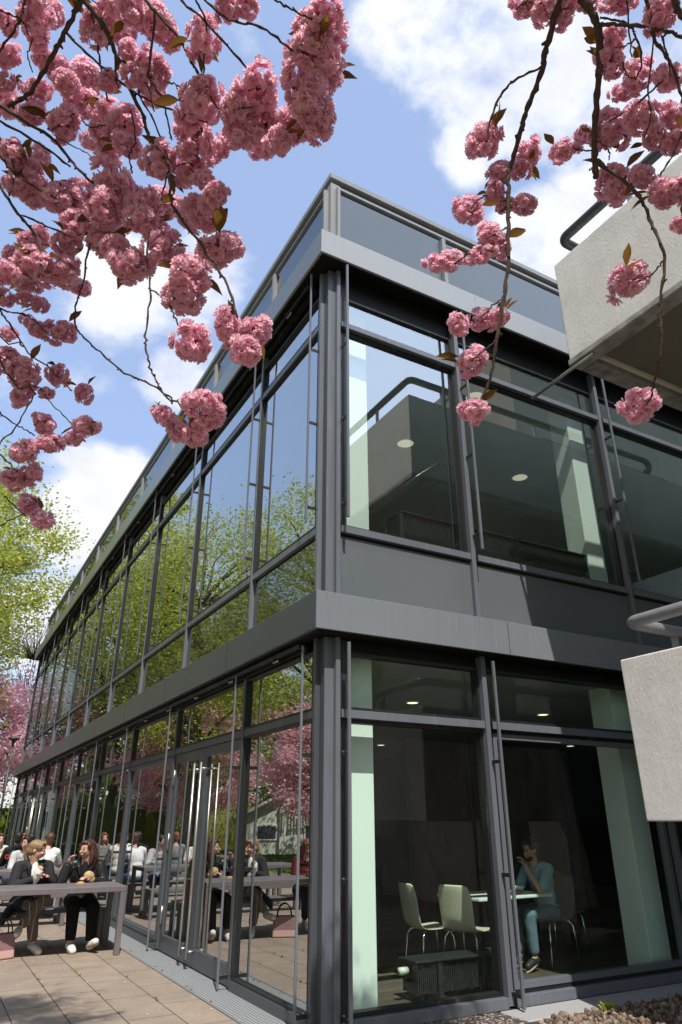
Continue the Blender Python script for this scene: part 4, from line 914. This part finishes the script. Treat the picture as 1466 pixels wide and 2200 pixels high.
ch = tree('pink_cherry_tree', -1.2, 31.5, 7.9, 3.3, 1.9, 17000, M['pink_far'], 'pink cherry tree in full bloom at the left edge beyond the end of the building', GP, .1, clumps=80, trunk_r=.2)
for x, y, s, rz, lb in [(-6.8, 27.5, .85, 1., 'pink cherry tree with a dark leaning trunk mirrored in the far side windows'), (-10.2, 20.0, .78, 2.2, 'pink cherry tree mirrored in the glass doors'), (-13.2, 25.5, .85, 3.1, 'pink cherry tree mirrored in the pane beside the corner post'),
                        (-17.5, 27, .8, 4.4, 'pink cherry tree mirrored at the right edge of the corner pane'), (-9.8, 33, .95, 5., 'pink cherry tree mirrored low in the upper side windows')]:
    again(ch, x, y, lb, s, rz)
# canopy of the overhanging trees, out of the picture above: it shades the pavement and the corner
def canopy(T0, boxes, n):
    P = []
    for (c, r, k) in boxes: P.append(np.array(c) + rng.normal(size=(k, 3)) * np.array(r))
    P = np.vstack(P); P = np.repeat(P, 3, 0) + rng.normal(size=(len(P) * 3, 3)) * .035; V, F = quads(P - np.array(T0.location), .033)
    o = np_mesh('crown', V, F, M['pink_far'], T0); o['kind'] = 'stuff'
canopy(treeA, [((-3.5, -3.0, 8.2), (.3, .24, .13), 1100), ((-3.1, -3.5, 7.9), (.2, .14, .1), 300), ((-4.0, -3.3, 8.1), (.28, .22, .15), 1000), ((-4.4, -4.2, 6.6), (.6, .5, .6), 2500), ((-5.2, -4.4, 5.4), (.7, .6, .7), 3500)], 0)
canopy(treeB, [((-.72, -4.25, 7.0), (.24, .10, .09), 420), ((-.45, -4.75, 7.5), (.25, .12, .1), 400), ((-1.25, -4.5, 7.3), (.22, .12, .1), 260), ((-.2, -6.4, 5.6), (.6, .45, .6), 2600)], 0)
for T0, pts in ((treeA, [(-5.0, -4.5, 2.6), (-4.7, -4.3, 5.2), (-3.8, -3.7, 7.3), (-2.5, -3.4, 7.9)]), (treeB, [(-.3, -6.3, 2.8), (-.3, -6.1, 5.4), (-.6, -4.9, 6.9), (-1.1, -4.4, 7.2)])):
    P = catmull([Vector(p) - T0.location for p in pts], 8); mb = MB(); mb.tube(P, [.11 - .0038 * i for i in range(len(P))], 10); mb.build('bough', M['bark'], T0, True)

for x, y, s_, rz, lb in [(-13, 9, .9, .7, 'green tree added to block sky light, first of the row left of the photographer'), (-14, 1, .95, 1.9, 'green tree added to block sky light, second of the row left of the photographer'), (-13.5, -8, .9, 2.9, 'green tree added to block sky light, third of the row left of the photographer'),
                          (-6, -17, .85, .3, 'green tree added to block sky light behind the photographer, nearest the terrace'), (2, -18, .9, 1.3, 'green tree added to block sky light behind the photographer, in the middle'), (10, -17, .85, 2.3, 'green tree added to block sky light behind the photographer, nearest the stair tower')]:  # unseen trees added to keep sky light off the facades
    again(tall, x, y, lb, s_, rz)
def hedge(x0, x1, y0, y1, h, n, label):
    P = rng.uniform((x0, y0, 0), (x1, y1, h), (n, 3)); P += rng.normal(size=(n, 3)) * .12; P[:, 2] = np.abs(P[:, 2])
    V, F = quads(P, .07); V = np.vstack([V, np.array([(x, y, z) for z in (0, h - .15) for y in (y0 + .1, y1 - .1) for x in (x0 + .1, x1 - .1)])]); b = len(V) - 8
    F = np.vstack([F, np.array([(0, 1, 5, 4), (2, 6, 7, 3), (0, 4, 6, 2), (1, 3, 7, 5), (4, 5, 7, 6)]) + b]); o = np_mesh('hedge', V, F, M['leaf_hedge'])
    tag(o, label, 'hedge', 'clipped hedges behind the terrace')
hedge(-6.5, 1.8, 30.4, 31.6, 2.2, 9000, 'yellow green hedge beyond the far end of the terrace')
hedge(-24, -6.5, 38, 39.5, 2.9, 16000, 'long green hedge mirrored behind the diners')

pv = []; pf = []
for i in range(420):
    x = rng.uniform(-3.6, -.05) if i < 330 else rng.uniform(.2, 3); y = rng.uniform(.2, 7.5) if i < 330 else rng.uniform(-1.5, -.45); a = rng.uniform(0, 6.28); l = rng.uniform(.006, .012); k = len(pv)
    for u, v in ((-1, 0), (0, -.7), (1, 0), (0, .7)): pv.append((x + l * (u * math.cos(a) - v * math.sin(a)), y + l * (u * math.sin(a) + v * math.cos(a)), .004 + rng.uniform(0, .004)))
    pf.append((k, k + 1, k + 2, k + 3))
tag(np_mesh('fallen_petals', np.array(pv), np.array(pf), leafmat('fallen_petal', [(.75, .5, .52), (.85, .68, .68), (.9, .82, .8)], .2)), kind='stuff')
# far belt of trees closing the horizon
a = np.sort(rng.uniform(R(-95), R(40), 16000)); rr = rng.uniform(85, 120, 16000); top = 9 + 3 * np.sin(a * 23) + 2 * np.sin(a * 61) + 1.5 * np.sin(a * 140)
P = np.stack([np.sin(a) * rr, np.cos(a) * rr, rng.random(16000) ** .8 * top], 1)
V, F = quads(P, 1.0); tag(np_mesh('distant_trees', V, F, leafmat('distant_leaf', [(.03, .06, .012), (.08, .12, .02), (.16, .19, .04)], .2, .8, .05)), kind='stuff')

# pale garden house with a slatted balcony, seen mirrored beside the corner
M['render'] = simple('pale_render', (.62, .68, .58), .8, 0, .05, 2)
M['roof_tile'] = simple('orange_roof', (.5, .16, .07), .7, 0, .25, 5)
M['white'] = simple('white_paint', (.8, .8, .78), .5, 0, .05, 6)
M['pane_dark'] = simple('house_pane', (.05, .06, .07), .08)
def house(x, y, w, d, hw, hr, label, wall, roof, rz=0.):
    o = empty('house', (x, y, 0), rz, label, 'house')
    mb = MB(); mb.box(-w / 2, w / 2, -d / 2, d / 2, 0, hw); mb.prism([(0, 0)], 0, 0) if 0 else None
    mb.add([(-w / 2, -d / 2, hw), (w / 2, -d / 2, hw), (0, -d / 2, hw + hr), (-w / 2, d / 2, hw), (w / 2, d / 2, hw), (0, d / 2, hw + hr)], [(0, 1, 2), (4, 3, 5)])
    mb.build('wall', wall, o)
    for s in (-1, 1):
        mb = MB(); e = .35
        mb.add([(0, -d / 2 - e, hw + hr + .12), (s * (w / 2 + e), -d / 2 - e, hw - e * hr / (w / 2) + .12), (s * (w / 2 + e), d / 2 + e, hw - e * hr / (w / 2) + .12), (0, d / 2 + e, hw + hr + .12)], [(0, 1, 2, 3)])
        r = mb.build('roof', roof, o); k = r.modifiers.new('s', 'SOLIDIFY'); k.thickness = .14
    for wx in (-w / 4, w / 4):
        mb = MB(); mb.box(wx - .55, wx + .55, -d / 2 - .05, -d / 2 + .02, hw * .35, hw * .75); f = mb.build('window', M['white'], o)
        mb = MB(); mb.box(wx - .47, wx + .47, -d / 2 - .06, -d / 2 - .052, hw * .35 + .08, hw * .75 - .08); mb.build('pane', M['pane_dark'], f)
    return o
house(2.6, 57, 8, 9, 3.0, 2.8, 'white gabled house with an orange tiled roof beyond the trees at the left edge', M['white'], M['roof_tile'])
house(-14.6, 32.5, 5, 4, 1.9, 1.2, 'low pale green house mirrored in the pane beside the corner post', M['render'], M['render'], .4)
fn = empty('slat_fence', (-15.2, 29.6, 0), .35, 'white slatted screen fence mirrored above the low pale house', 'fence')
mb = MB()
for k in range(26): mb.box(-2 + k * .155, -1.92 + k * .155, -.02, .02, 1.9, 3.0)
mb.build('slats', M['white'], fn)
mb = MB(); mb.box(-2.1, 2.1, .021, .06, 2.0, 2.08); mb.box(-2.1, 2.1, .021, .06, 2.82, 2.9); mb.build('rail', M['white'], fn)
for x in (-2, 0, 2):
    mb = MB(); mb.box(x - .05, x + .05, .061, .16, 0, 3.0); mb.build('post', M['white'], fn)
lp = empty('street_lamp', (-.15, 28, 0), 0, 'slim dark lamp post with a flat round head at the left edge', 'street lamp')
mb = MB(); mb.tube([(0, 0, 0), (0, 0, 1), (0, 0, 4.6)], [.06, .05, .04], 10); mb.build('pole', M['rail'], lp, True)
mb = MB(); mb.tube([(0, 0, 4.55), (0, 0, 4.66), (0, 0, 4.72), (0, 0, 4.76)], [.06, .1, .26, .24], 18); mb.build('lamp_head', M['rail'], lp, True)
# ---------------------------------------------------------------- terrace tables and benches
M['table'] = paint('mauve_grey_coated_metal', (.165, .146, .152), .5, .1)
def terrace_table(x0, x1, y0, y1, rz, label, src=None):
    o = empty('terrace_table', ((x0 + x1) / 2, (y0 + y1) / 2, 0), rz, label, 'table', 'long metal tables on the terrace')
    w, d = (x1 - x0) / 2, (y1 - y0) / 2
    mb = MB(); mb.box(-w, w, -d, d, .685, .75); bevel(mb.build('tabletop', M['table'], o), .006, 2)
    for sx in (-1, 1):
        for sy in (-1, 1):
            mb = MB(); cx, cy = sx * (w - .034), sy * (d - .034); mb.box(cx - .033, cx + .033, cy - .033, cy + .033, 0, .683); bevel(mb.build('leg', M['table'], o), .004, 1)
    return o
def bench(x0, x1, y0, y1, rz, label):
    o = empty('bench', ((x0 + x1) / 2, (y0 + y1) / 2, 0), rz, label, 'bench', 'long metal benches beside the terrace tables')
    w, d = (x1 - x0) / 2, (y1 - y0) / 2
    mb = MB(); mb.box(-w, w, -d, d, .385, .44); bevel(mb.build('seat', M['table'], o), .006, 2)
    for sx in (-1, 1):
        for sy in (-1, 1):
            mb = MB(); cx, cy = sx * (w - .034), sy * (d - .034); mb.box(cx - .033, cx + .033, cy - .033, cy + .033, 0, .383); bevel(mb.build('leg', M['table'], o), .004, 1)
    return o
terrace_table(-3.5, -.46, 4.43, 5.22, R(-1), 'nearest long mauve grey metal table, with the two women behind it')
bench(-3.5, -.45, 5.42, 5.80, R(-1), 'nearest metal bench, with the two women sitting on it')
terrace_table(-3.6, -.62, 8.15, 8.95, R(-1), 'second long metal table from the front, behind the two women')
bench(-3.6, -.62, 7.55, 7.93, R(-1), 'metal bench on the near side of the second table')
bench(-3.6, -.62, 9.15, 9.53, R(-1), 'metal bench on the far side of the second table')
terrace_table(-3.6, -.4, 11.6, 12.4, R(-1), 'third long metal table from the front, farthest back')
bench(-3.6, -.4, 11.0, 11.38, R(-1), 'metal bench on the near side of the third table')
bench(-3.6, -.4, 12.6, 12.98, R(-1), 'metal bench on the far side of the third table')

# ---------------------------------------------------------------- people
def fabric(name, col, rough=.85, var=.15, scale=9, spec=.25):
    t = NT(name); w = t.obj(); c = t.ramp(t.noise(scale, 4, .6, w), [(.3, [x * (1 - var) for x in col]), (.7, [min(1, x * (1 + var)) for x in col])])
    return t.done(t.bsdf(c, rough, 0, t.bump(t.math('ADD', t.noise(9, 2, .45, w), t.math('MULTIPLY', t.noise(60, 3, .6, w), .12)), .55, .02), spec))
def striped(name, base, line):
    t = NT(name); w = t.obj(); s = t.n('SeparateXYZ'); t.set(s.inputs[0], w)
    f = t.math('LESS_THAN', t.math('FRACT', t.math('MULTIPLY', t.math('ADD', s.outputs[0], t.math('MULTIPLY', s.outputs[1], .2)), 16.)), .08)
    return t.done(t.bsdf(t.mixc(f, base, line), .85))
SKIN = [simple('skin_fair', (.62, .36, .27), .5, 0, .06, 12), simple('skin_warm', (.5, .27, .19), .5, 0, .06, 12)]
HAIR = {}
for k, c in dict(blond=(.29, .185, .095), auburn=(.08, .03, .021), brown=(.09, .045, .025), dark=(.025, .017, .013), ginger=(.2, .075, .03)).items():
    t = NT(k + '_hair'); w = t.obj((40, 40, 4)); cc_ = t.ramp(t.noise(1.5, 4, .6, w), [(.3, [x * .6 for x in c]), (.7, [min(1, x * 1.35) for x in c])])
    HAIR[k] = t.done(t.bsdf(cc_, .42, 0, t.bump(t.noise(2, 3, .6, w), .5, .01), .4))
M['shoe'] = simple('white_trainer', (.78, .77, .75), .6, 0, .04, 20)
M['sole'] = simple('rubber_sole', (.42, .33, .24), .8)
M['shoe_dark'] = simple('black_shoe', (.02, .02, .02), .5)
M['eye'] = simple('eye_dark', (.02, .015, .012), .2)
M['lip'] = simple('lips', (.4, .13, .12), .5)
M['glasses'] = simple('glasses_wire', (.3, .2, .1), .3, .8)
M['black_jersey'] = fabric('black_jersey', (.012, .012, .013))

def lerp(a, b, t_): return Vector(a) * (1 - t_) + Vector(b) * t_

def person(loc, rz, label, s=1., turn=0., nod=0., skin=0, hair='brown', hairlen=0, bun=False, top=None, bottom=None, shoe='shoe', pose=None, long_coat=False, vox=.010, beard=False, glasses=False, group=None, collar=None, sleeve=1., fingers=True, lean=0., front=None, hood=False):
    """seated figure, local forward is -Y; the seat is at the empty's height"""
    o = empty('person', loc, rz, label, 'person', group); o.scale = (s, s, s)
    J = dict(pel=(0, .0, .09), chest=(0, -.02 - lean * .3, .40), neck=(0, -.04 - lean, .60), head=(0, -.075 - lean * 1.25, .74),
             shR=(-.165, -.01 - lean * .9, .54), elR=(-.235, -.14 - lean, .30), haR=(-.10, -.36 - lean, .36), shL=(.165, -.01 - lean * .9, .54), elL=(.235, -.14 - lean, .30), haL=(.10, -.36 - lean, .36),
             hiR=(-.085, 0, .085), knR=(-.10, -.43, .085), anR=(-.10, -.40, -.34), toR=(-.11, -.54, -.40), hiL=(.085, 0, .085), knL=(.10, -.43, .085), anL=(.10, -.40, -.34), toL=(.11, -.54, -.40))
    if pose: J.update(pose)
    J = {k: Vector(v) for k, v in J.items()}
    sk = SKIN[skin]
    HM = Matrix.Translation(J['head']) @ Euler((nod, 0, turn)).to_matrix().to_4x4()
    R3 = HM.to_3x3()
    h = lambda x, y, z: HM @ Vector((x, y, z))
    b = MB()
    b.ell(J['pel'], (.15, .11, .10)); b.ell(lerp(J['pel'], J['chest'], .55), (.125, .095, .14)); b.ell(J['chest'], (.15, .10, .16)); b.ell(lerp(J['chest'], J['neck'], .6), (.15, .075, .07))
    b.cap(J['neck'] - Vector((0, 0, .05)), h(0, .012, -.07), .052, .05)
    b.ell(h(0, .012, .035), (.072, .092, .085), M=R3); b.ell(h(0, -.022, -.02), (.058, .066, .085), M=R3); b.ell(h(0, -.042, -.082), (.032, .032, .024), M=R3)
    b.cap(h(0, -.088, .005), h(0, -.104, -.028), .0095, .014); b.ell(h(0, -.088, -.062), (.024, .012, .012), M=R3)
    for e in (-1, 1): b.ell(h(e * .071, .015, -.012), (.01, .018, .03), M=R3); b.ell(h(e * .03, -.07, -.03), (.022, .02, .022), M=R3)
    for sd, e in (('R', -1), ('L', 1)):
        b.chain([J['sh' + sd], J['el' + sd], J['ha' + sd]], [.048, .037, .025])
        b.chain([J['hi' + sd], J['kn' + sd], J['an' + sd]], [.085, .055, .034]); b.cap(J['an' + sd], J['to' + sd], .035, .028)
        f = (J['ha' + sd] - J['el' + sd]).normalized(); sidev = f.cross(Vector((0, 0, 1))); sidev = sidev.normalized() if sidev.length > .1 else Vector((1, 0, 0))
        nrm = sidev.cross(f); hm = Matrix((sidev, f, nrm)).transposed()
        b.ell(J['ha' + sd] + f * .045, (.038, .05, .016), 10, 6, hm)
        if fingers:
            for q, (ox, L) in enumerate(((-.028, .055), (-.010, .068), (.009, .064), (.027, .05))):
                p0 = J['ha' + sd] + f * .082 + sidev * ox; p1 = p0 + f * L * .55 - nrm * .014; p2 = p1 + f * L * .25 - nrm * .03
                b.chain([p0, p1, p2], [.0095, .009, .008])
            p0 = J['ha' + sd] + f * .03 - sidev * e * .034; b.chain([p0, p0 + f * .03 - sidev * e * .022 - nrm * .012, p0 + f * .052 - sidev * e * .02 - nrm * .028], [.0115, .01, .009])
    blob('body', b, sk, o, vox, 3)
    # face details
    for e in (-1, 1):
        m = MB(); m.ell(h(e * .028, -.081, .006), (.013, .006, .006), 8, 5, R3); m.ell(h(e * .03, -.083, .027), (.018, .004, .0035), 8, 5, R3); m.build('eye', M['eye'], o, True)
    m = MB(); m.ell(h(0, -.098, -.058), (.019, .005, .0055), 8, 5, R3); m.build('mouth', M['lip'], o, True)
    if glasses:
        m = MB()
        for e in (-1, 1):
            m.tube([h(e * .031 + .024 * math.cos(a), -.097, .002 + .021 * math.sin(a)) for a in [R(k * 30) for k in range(13)]], .0022, 5)
            m.tube([h(e * .055, -.095, .008), h(e * .074, .01, .008)], .0022, 5)
        m.tube([h(-.007, -.098, .006), h(.007, -.098, .006)], .0022, 5); m.build('glasses', M['glasses'], o)
    # hair
    m = MB(); m.ell(h(0, .03, .048), (.083, .092, .088), M=R3); m.ell(h(0, -.035, .093), (.062, .055, .034), M=R3); m.ell(h(0, .055, -.01), (.074, .06, .075), M=R3)
    for e in (-1, 1): m.ell(h(e * .066, -.018, .052), (.022, .05, .045), M=R3)
    if hairlen:
        for e in (-1, 1):
            m.chain([h(e * .074, .0, .03), h(e * .088, .004, -.07), h(e * .085, -.012, -.07 - hairlen * .6)], [.026, .034, .022])
            m.chain([h(e * .04, .07, .0), h(e * .055, .075, -.10), h(e * .045, .06, -.08 - hairlen)], [.05, .05, .03])
    if bun == 'tail': m.chain([h(0, .1, .0), h(.02, .125, -.08), h(.045, .06, -.2), h(.05, -.02, -.25)], [.035, .03, .03, .016])
    elif bun: m.ell(h(0, .10, .095), (.045, .045, .045), M=R3)
    if beard: m.ell(h(0, -.05, -.078), (.052, .05, .036), M=R3)
    blob('hair', m, HAIR[hair], o, vox * .9, 2)
    # top
    m = MB(); g = .022
    m.ell(J['pel'] + Vector((0, 0, .03)), (.165, .125, .10)); m.ell(lerp(J['pel'], J['chest'], .5), (.15, .115, .16)); m.ell(J['chest'], (.165, .118, .165)); m.ell(lerp(J['chest'], J['neck'], .55), (.16, .09, .075))
    for sd in 'RL':
        S0, E0, H0 = J['sh' + sd], J['el' + sd], J['ha' + sd]; m.cap(lerp(S0, J['neck'], .35), S0, .062, .064)
        if sleeve >= 1: m.chain([S0, E0, lerp(E0, H0, .93)], [.07, .063, .047])
        else: m.chain([S0, lerp(S0, E0, .75)], [.066, .064])
    if long_coat:
        for sd in 'R':
            m.chain([J['hi' + sd], lerp(J['hi' + sd], J['kn' + sd], .6)], [.12, .10]); e = -1 if sd == 'R' else 1
            m.chain([J['hi' + sd] + Vector((e * .06, -.05, -.02)), J['hi' + sd] + Vector((e * .17, -.2, -.12)), J['hi' + sd] + Vector((e * .2, -.22, -.2))], [.07, .05, .03])
    if hood: m.chain([J['neck'] + Vector((-.1, .03, -.02)), J['neck'] + Vector((0, .10, .0)), J['neck'] + Vector((.1, .03, -.02))], [.04, .06, .04])
    if collar:
        for e in (-1, 1): m.chain([J['neck'] + Vector((e * .02, .055, .0)), J['neck'] + Vector((e * .075, .0, -.015)), J['neck'] + Vector((e * .07, -.075, -.08)), J['chest'] + Vector((e * .05, -.125, .02))], [.024, .026, .026, .016])
    blob('jacket' if collar else 'top', m, top, o, vox, 2)
    if front is not None:
        m = MB(); m.ell(lerp(J['chest'], J['neck'], .2) + Vector((0, -.085, -.04)), (.055, .045, .2)); blob('shirt_front', m, front, o, vox, 2)
    # bottom
    m = MB(); m.ell(J['pel'] + Vector((0, 0, -.005)), (.165, .125, .095))
    for sd in 'RL': m.chain([J['hi' + sd], J['kn' + sd], lerp(J['kn' + sd], J['an' + sd], .82)], [.10, .075, .058])
    blob('trousers', m, bottom, o, vox, 2)
    for sd in 'RL':
        A, T_ = J['an' + sd], J['to' + sd]; f = (T_ - A); ff = f.normalized()
        m = MB(); m.chain([A + Vector((0, .02, -.02)), lerp(A, T_, .5) + Vector((0, 0, -.005)), T_], [.047, .045, .038]); sh = blob('shoe', m, M[shoe], o, vox * .9, 2)
        m = MB(); n_ = ff.cross(Vector((1, 0, 0))).normalized(); n_ = -n_ if n_.z > 0 else n_
        Mx = Matrix((Vector((1, 0, 0)), -ff, -n_)).transposed()
        m.ell(lerp(A, T_, .55) + n_ * .036, (.045, .135, .012), 14, 6, Mx); m.build('sole', M['sole'], sh, True)
    return o

leather = fabric('black_leather', (.016, .015, .015), .32, .3, 7, .6)
coat = fabric('dark_trench_cloth', (.03, .028, .034), .8)
SEAT = .44
# the two women on the near bench
p1 = person((-1.49, 5.50, SEAT), R(8), 'woman with pulled back blond hair in a dark trench coat eating a wrapped sandwich', .93, turn=R(62), nod=R(8), hair='blond', bun='tail', top=coat, bottom=striped('striped_trousers', (.14, .11, .095), (.6, .56, .5)), collar=True, long_coat=True, front=M['white'], lean=.03, vox=.0085,
            pose=dict(elR=(-.22, -.12, .29), haR=(.0, -.26, .40), elL=(.22, -.12, .29), haL=(.07, -.27, .42), knR=(-.04, -.44, .09), anR=(.02, -.47, -.365), toR=(.06, -.61, -.427), knL=(.07, -.46, .17), anL=(-.16, -.50, -.17), toL=(-.22, -.63, -.21)))
p2 = person((-.83, 5.44, SEAT), R(-6), 'woman with auburn hair and glasses in a black leather jacket holding a bread roll', .93, turn=R(-48), nod=R(2), hair='auburn', hairlen=.17, glasses=True, top=leather, bottom=fabric('black_trousers', (.008, .008, .009)), collar=True, lean=.03, vox=.0085, front=M['black_jersey'],
            pose=dict(shR=(-.175, -.03, .53), elR=(-.25, -.25, .33), haR=(-.2, -.29, .56), elL=(.25, -.10, .29), haL=(.06, -.27, .37), knR=(-.09, -.46, .05), anR=(-.08, -.56, -.365), toR=(-.05, -.70, -.427), knL=(.12, -.46, .05), anL=(.13, -.58, -.385), toL=(.17, -.71, -.33)))
p1.scale = (1.12, 1.02, .95); p2.scale = (1.16, 1.02, .95)
M['paper'] = fabric('wrapping_paper', (.78, .76, .72), .7, .05, 14); M['bread'] = simple('bread_crust', (.55, .38, .2), .75, 0, .3, 25, .4, 50)
def held(name, mb, mat, loc, label, cat, rot=(0, 0, 0)):
    o = mb.build(name, mat, None, True, loc, rot); return tag(o, label, cat)
m = MB(); m.tube([(0, 0, -.1), (0, 0, -.02), (.005, 0, .07), (.01, 0, .085)], [.02, .05, .055, .045], 12, 0); m.ell((.01, 0, .085), (.045, .045, .035), 10, 6, None, 1)
held('sandwich', m, [M['paper'], M['bread']], (-1.455, 5.19, .85), 'sandwich in white paper held by the blond woman', 'sandwich', (.3, .1, 0))
m = MB(); m.ell((0, 0, 0), (.075, .05, .06), 14, 8); m.ell((.05, .0, -.03), (.05, .045, .05), 12, 7)
held('bread_roll', m, M['bread'], (-.81, 5.125, .83), 'crusty bread roll held by the woman in the leather jacket', 'bread roll', (.2, .3, .2))
m = MB(); m.box(-.06, .06, -.035, .035, 0, .012); m.ell((.0, 0, .02), (.05, .03, .016), 10, 5)
held('pastry', m, M['bread'], (-.96, 4.85, .7515), 'piece of pale pastry on a napkin on the near table top', 'pastry')
def bag():
    o = empty('handbag', (-1.80, 4.80, .0), R(20), 'dusty pink handbag with dark spots standing on the paving under the near table', 'handbag')
    t = NT('spotted_pink_leather'); w = t.obj(); v = t.n('TexVoronoi'); t.set(v.inputs['Vector'], w); v.inputs['Scale'].default_value = 30
    c = t.mixc(t.math('LESS_THAN', v.outputs['Distance'], .22), (.3, .17, .18), (.08, .04, .05))
    s = t.n('SeparateXYZ'); t.set(s.inputs[0], w); c = t.mixc(t.math('LESS_THAN', s.outputs[2], .09), c, (.62, .4, .38))
    mb = MB(); mb.add([(-.17, -.07, 0), (.17, -.07, 0), (.17, .07, 0), (-.17, .07, 0), (-.15, -.045, .27), (.15, -.045, .27), (.15, .045, .27), (-.15, .045, .27)], [(0, 3, 2, 1), (4, 5, 6, 7), (0, 1, 5, 4), (1, 2, 6, 5), (2, 3, 7, 6), (3, 0, 4, 7)])
    bevel(mb.build('body', t.done(t.bsdf(c, .5)), o), .02, 3)
    for y in (-.05, .05):
        mb = MB(); mb.tube([(.1 * math.cos(R(a)), y, .262 + .16 * math.sin(R(a))) for a in range(0, 181, 15)], .008, 8); mb.build('handle', M['shoe_dark'], o, True)
bag()
p3 = person((-2.42, 5.52, SEAT), R(5), 'person with long ginger hair in dark red bent over an orange lunch box', .93, turn=R(-5), nod=R(28), hair='ginger', hairlen=.2, top=fabric('dark_red_cloth', (.12, .012, .015)), bottom=fabric('navy_jeans', (.015, .018, .03)), lean=.1, pose=dict(haR=(-.1, -.42, .32), haL=(.12, -.42, .32)))
o = empty('lunch_box', (-2.25, 4.78, .7515), .1, 'bright orange lunch box on the near table, mirrored beside the corner post', 'lunch box')
M['orange'] = simple('orange_plastic', (.8, .16, .02), .35, 0, .04, 3)
mb = MB(); mb.box(-.11, .11, -.07, .07, 0, .075); bevel(mb.build('tub', M['orange'], o), .012, 2)
mb = MB(); mb.box(-.115, .115, -.075, .075, .076, .09); bevel(mb.build('lid', M['orange'], o), .006, 2)
# people farther back
lg = fabric('light_grey_knit', (.5, .5, .52)); wh = fabric('white_cotton', (.78, .78, .8)); bk = fabric('black_sweat', (.018, .018, .02)); cream = fabric('cream_knit', (.72, .68, .6)); jeans = fabric('blue_jeans', (.1, .14, .22)); gy = fabric('mid_grey_cotton', (.2, .2, .21))
person((-1.2, 9.30, SEAT), R(10), 'woman with dark tied hair and glasses in a light grey sweater behind the second table', .95, turn=R(-60), hair='dark', glasses=True, top=lg, bottom=jeans, vox=.014, lean=.05, fingers=False)
hd = person((-1.16, 10.7, SEAT), R(176), 'person in a black hooded sweatshirt with red OFFLINE lettering seen from behind', 1., hair='dark', top=bk, bottom=jeans, vox=.014, hood=True, lean=.08, fingers=False)
tx = bpy.data.curves.new('lettering', 'FONT'); tx.body = 'OFFLINE'; tx.size = .105; tx.align_x = 'CENTER'; tx.extrude = .003
tt = bpy.data.objects.new('lettering', tx); COL.objects.link(tt); tx.materials.append(simple('red_print', (.8, .07, .03), .6))
me = bpy.data.meshes.new_from_object(tt); bpy.data.objects.remove(tt); tt = bpy.data.objects.new('lettering', me); COL.objects.link(tt); tt.parent = hd; tt.location = (0, .122, .40); tt.rotation_euler = (R(86), 0, R(180))
person((-.78, 9.32, SEAT), R(170), 'broad person in a white shirt seen from behind, at the second table', 1., turn=R(15), hair='brown', top=wh, bottom=jeans, vox=.014, lean=.1, sleeve=.7, fingers=False)
person((-1.32, 12.78, SEAT), R(5), 'person with hair in a bun and a cream jumper at the third table', .95, hair='brown', bun=True, top=cream, bottom=jeans, vox=.014, lean=.05, fingers=False)
person((-.82, 12.8, SEAT), R(-8), 'person with ginger hair in a grey top at the third table', .95, hair='ginger', top=gy, bottom=jeans, vox=.014, fingers=False, hairlen=.1)
person((-2.0, 9.32, SEAT), R(12), 'person with brown hair in a white T-shirt mirrored in the glass doors', .97, hair='brown', top=wh, bottom=jeans, vox=.014, sleeve=.6, fingers=False, lean=.05)
person((-2.15, 11.05, SEAT), R(170), 'person with ginger hair in a grey shirt seen from behind at the third table', .98, hair='ginger', top=gy, bottom=jeans, vox=.014, fingers=False, lean=.05)
person((-.85, 11.1, SEAT), R(186), 'person in a cream jumper seen from behind at the third table', .96, hair='dark', top=cream, bottom=jeans, vox=.014, fingers=False, lean=.06)
bt = empty('bottle', (-.95, 8.5, .7515), 0, 'clear water bottle standing on the second table', 'bottle')
mb = MB(); mb.tube([(0, 0, 0), (0, 0, .15), (0, 0, .18), (0, 0, .21)], [.032, .032, .016, .014], 14); mb.build('body', glass('bottle_plastic', (.85, .9, .9), .06, 0.), bt, True)
mb = MB(); mb.tube([(0, 0, .211), (0, 0, .235)], .017, 12); mb.build('cap', M['orange'], bt)
# the man at the table inside
blue = fabric('pale_blue_cotton', (.26, .41, .5), .8, .08)
person((3.62, 1.24, .46), R(-84), 'bearded man in a pale blue shirt eating at the white table behind the glass', .98, turn=R(-6), nod=R(12), skin=1, hair='dark', beard=True, top=blue, bottom=fabric('washed_jeans', (.13, .18, .23)), shoe='shoe_dark', sleeve=.7, lean=.09, vox=.0095, collar=True,
       pose=dict(elL=(.2, -.30, .31), haL=(.045, -.335, .575), elR=(-.2, -.25, .30), haR=(-.02, -.44, .32)))
bake_all(TOBAKE)
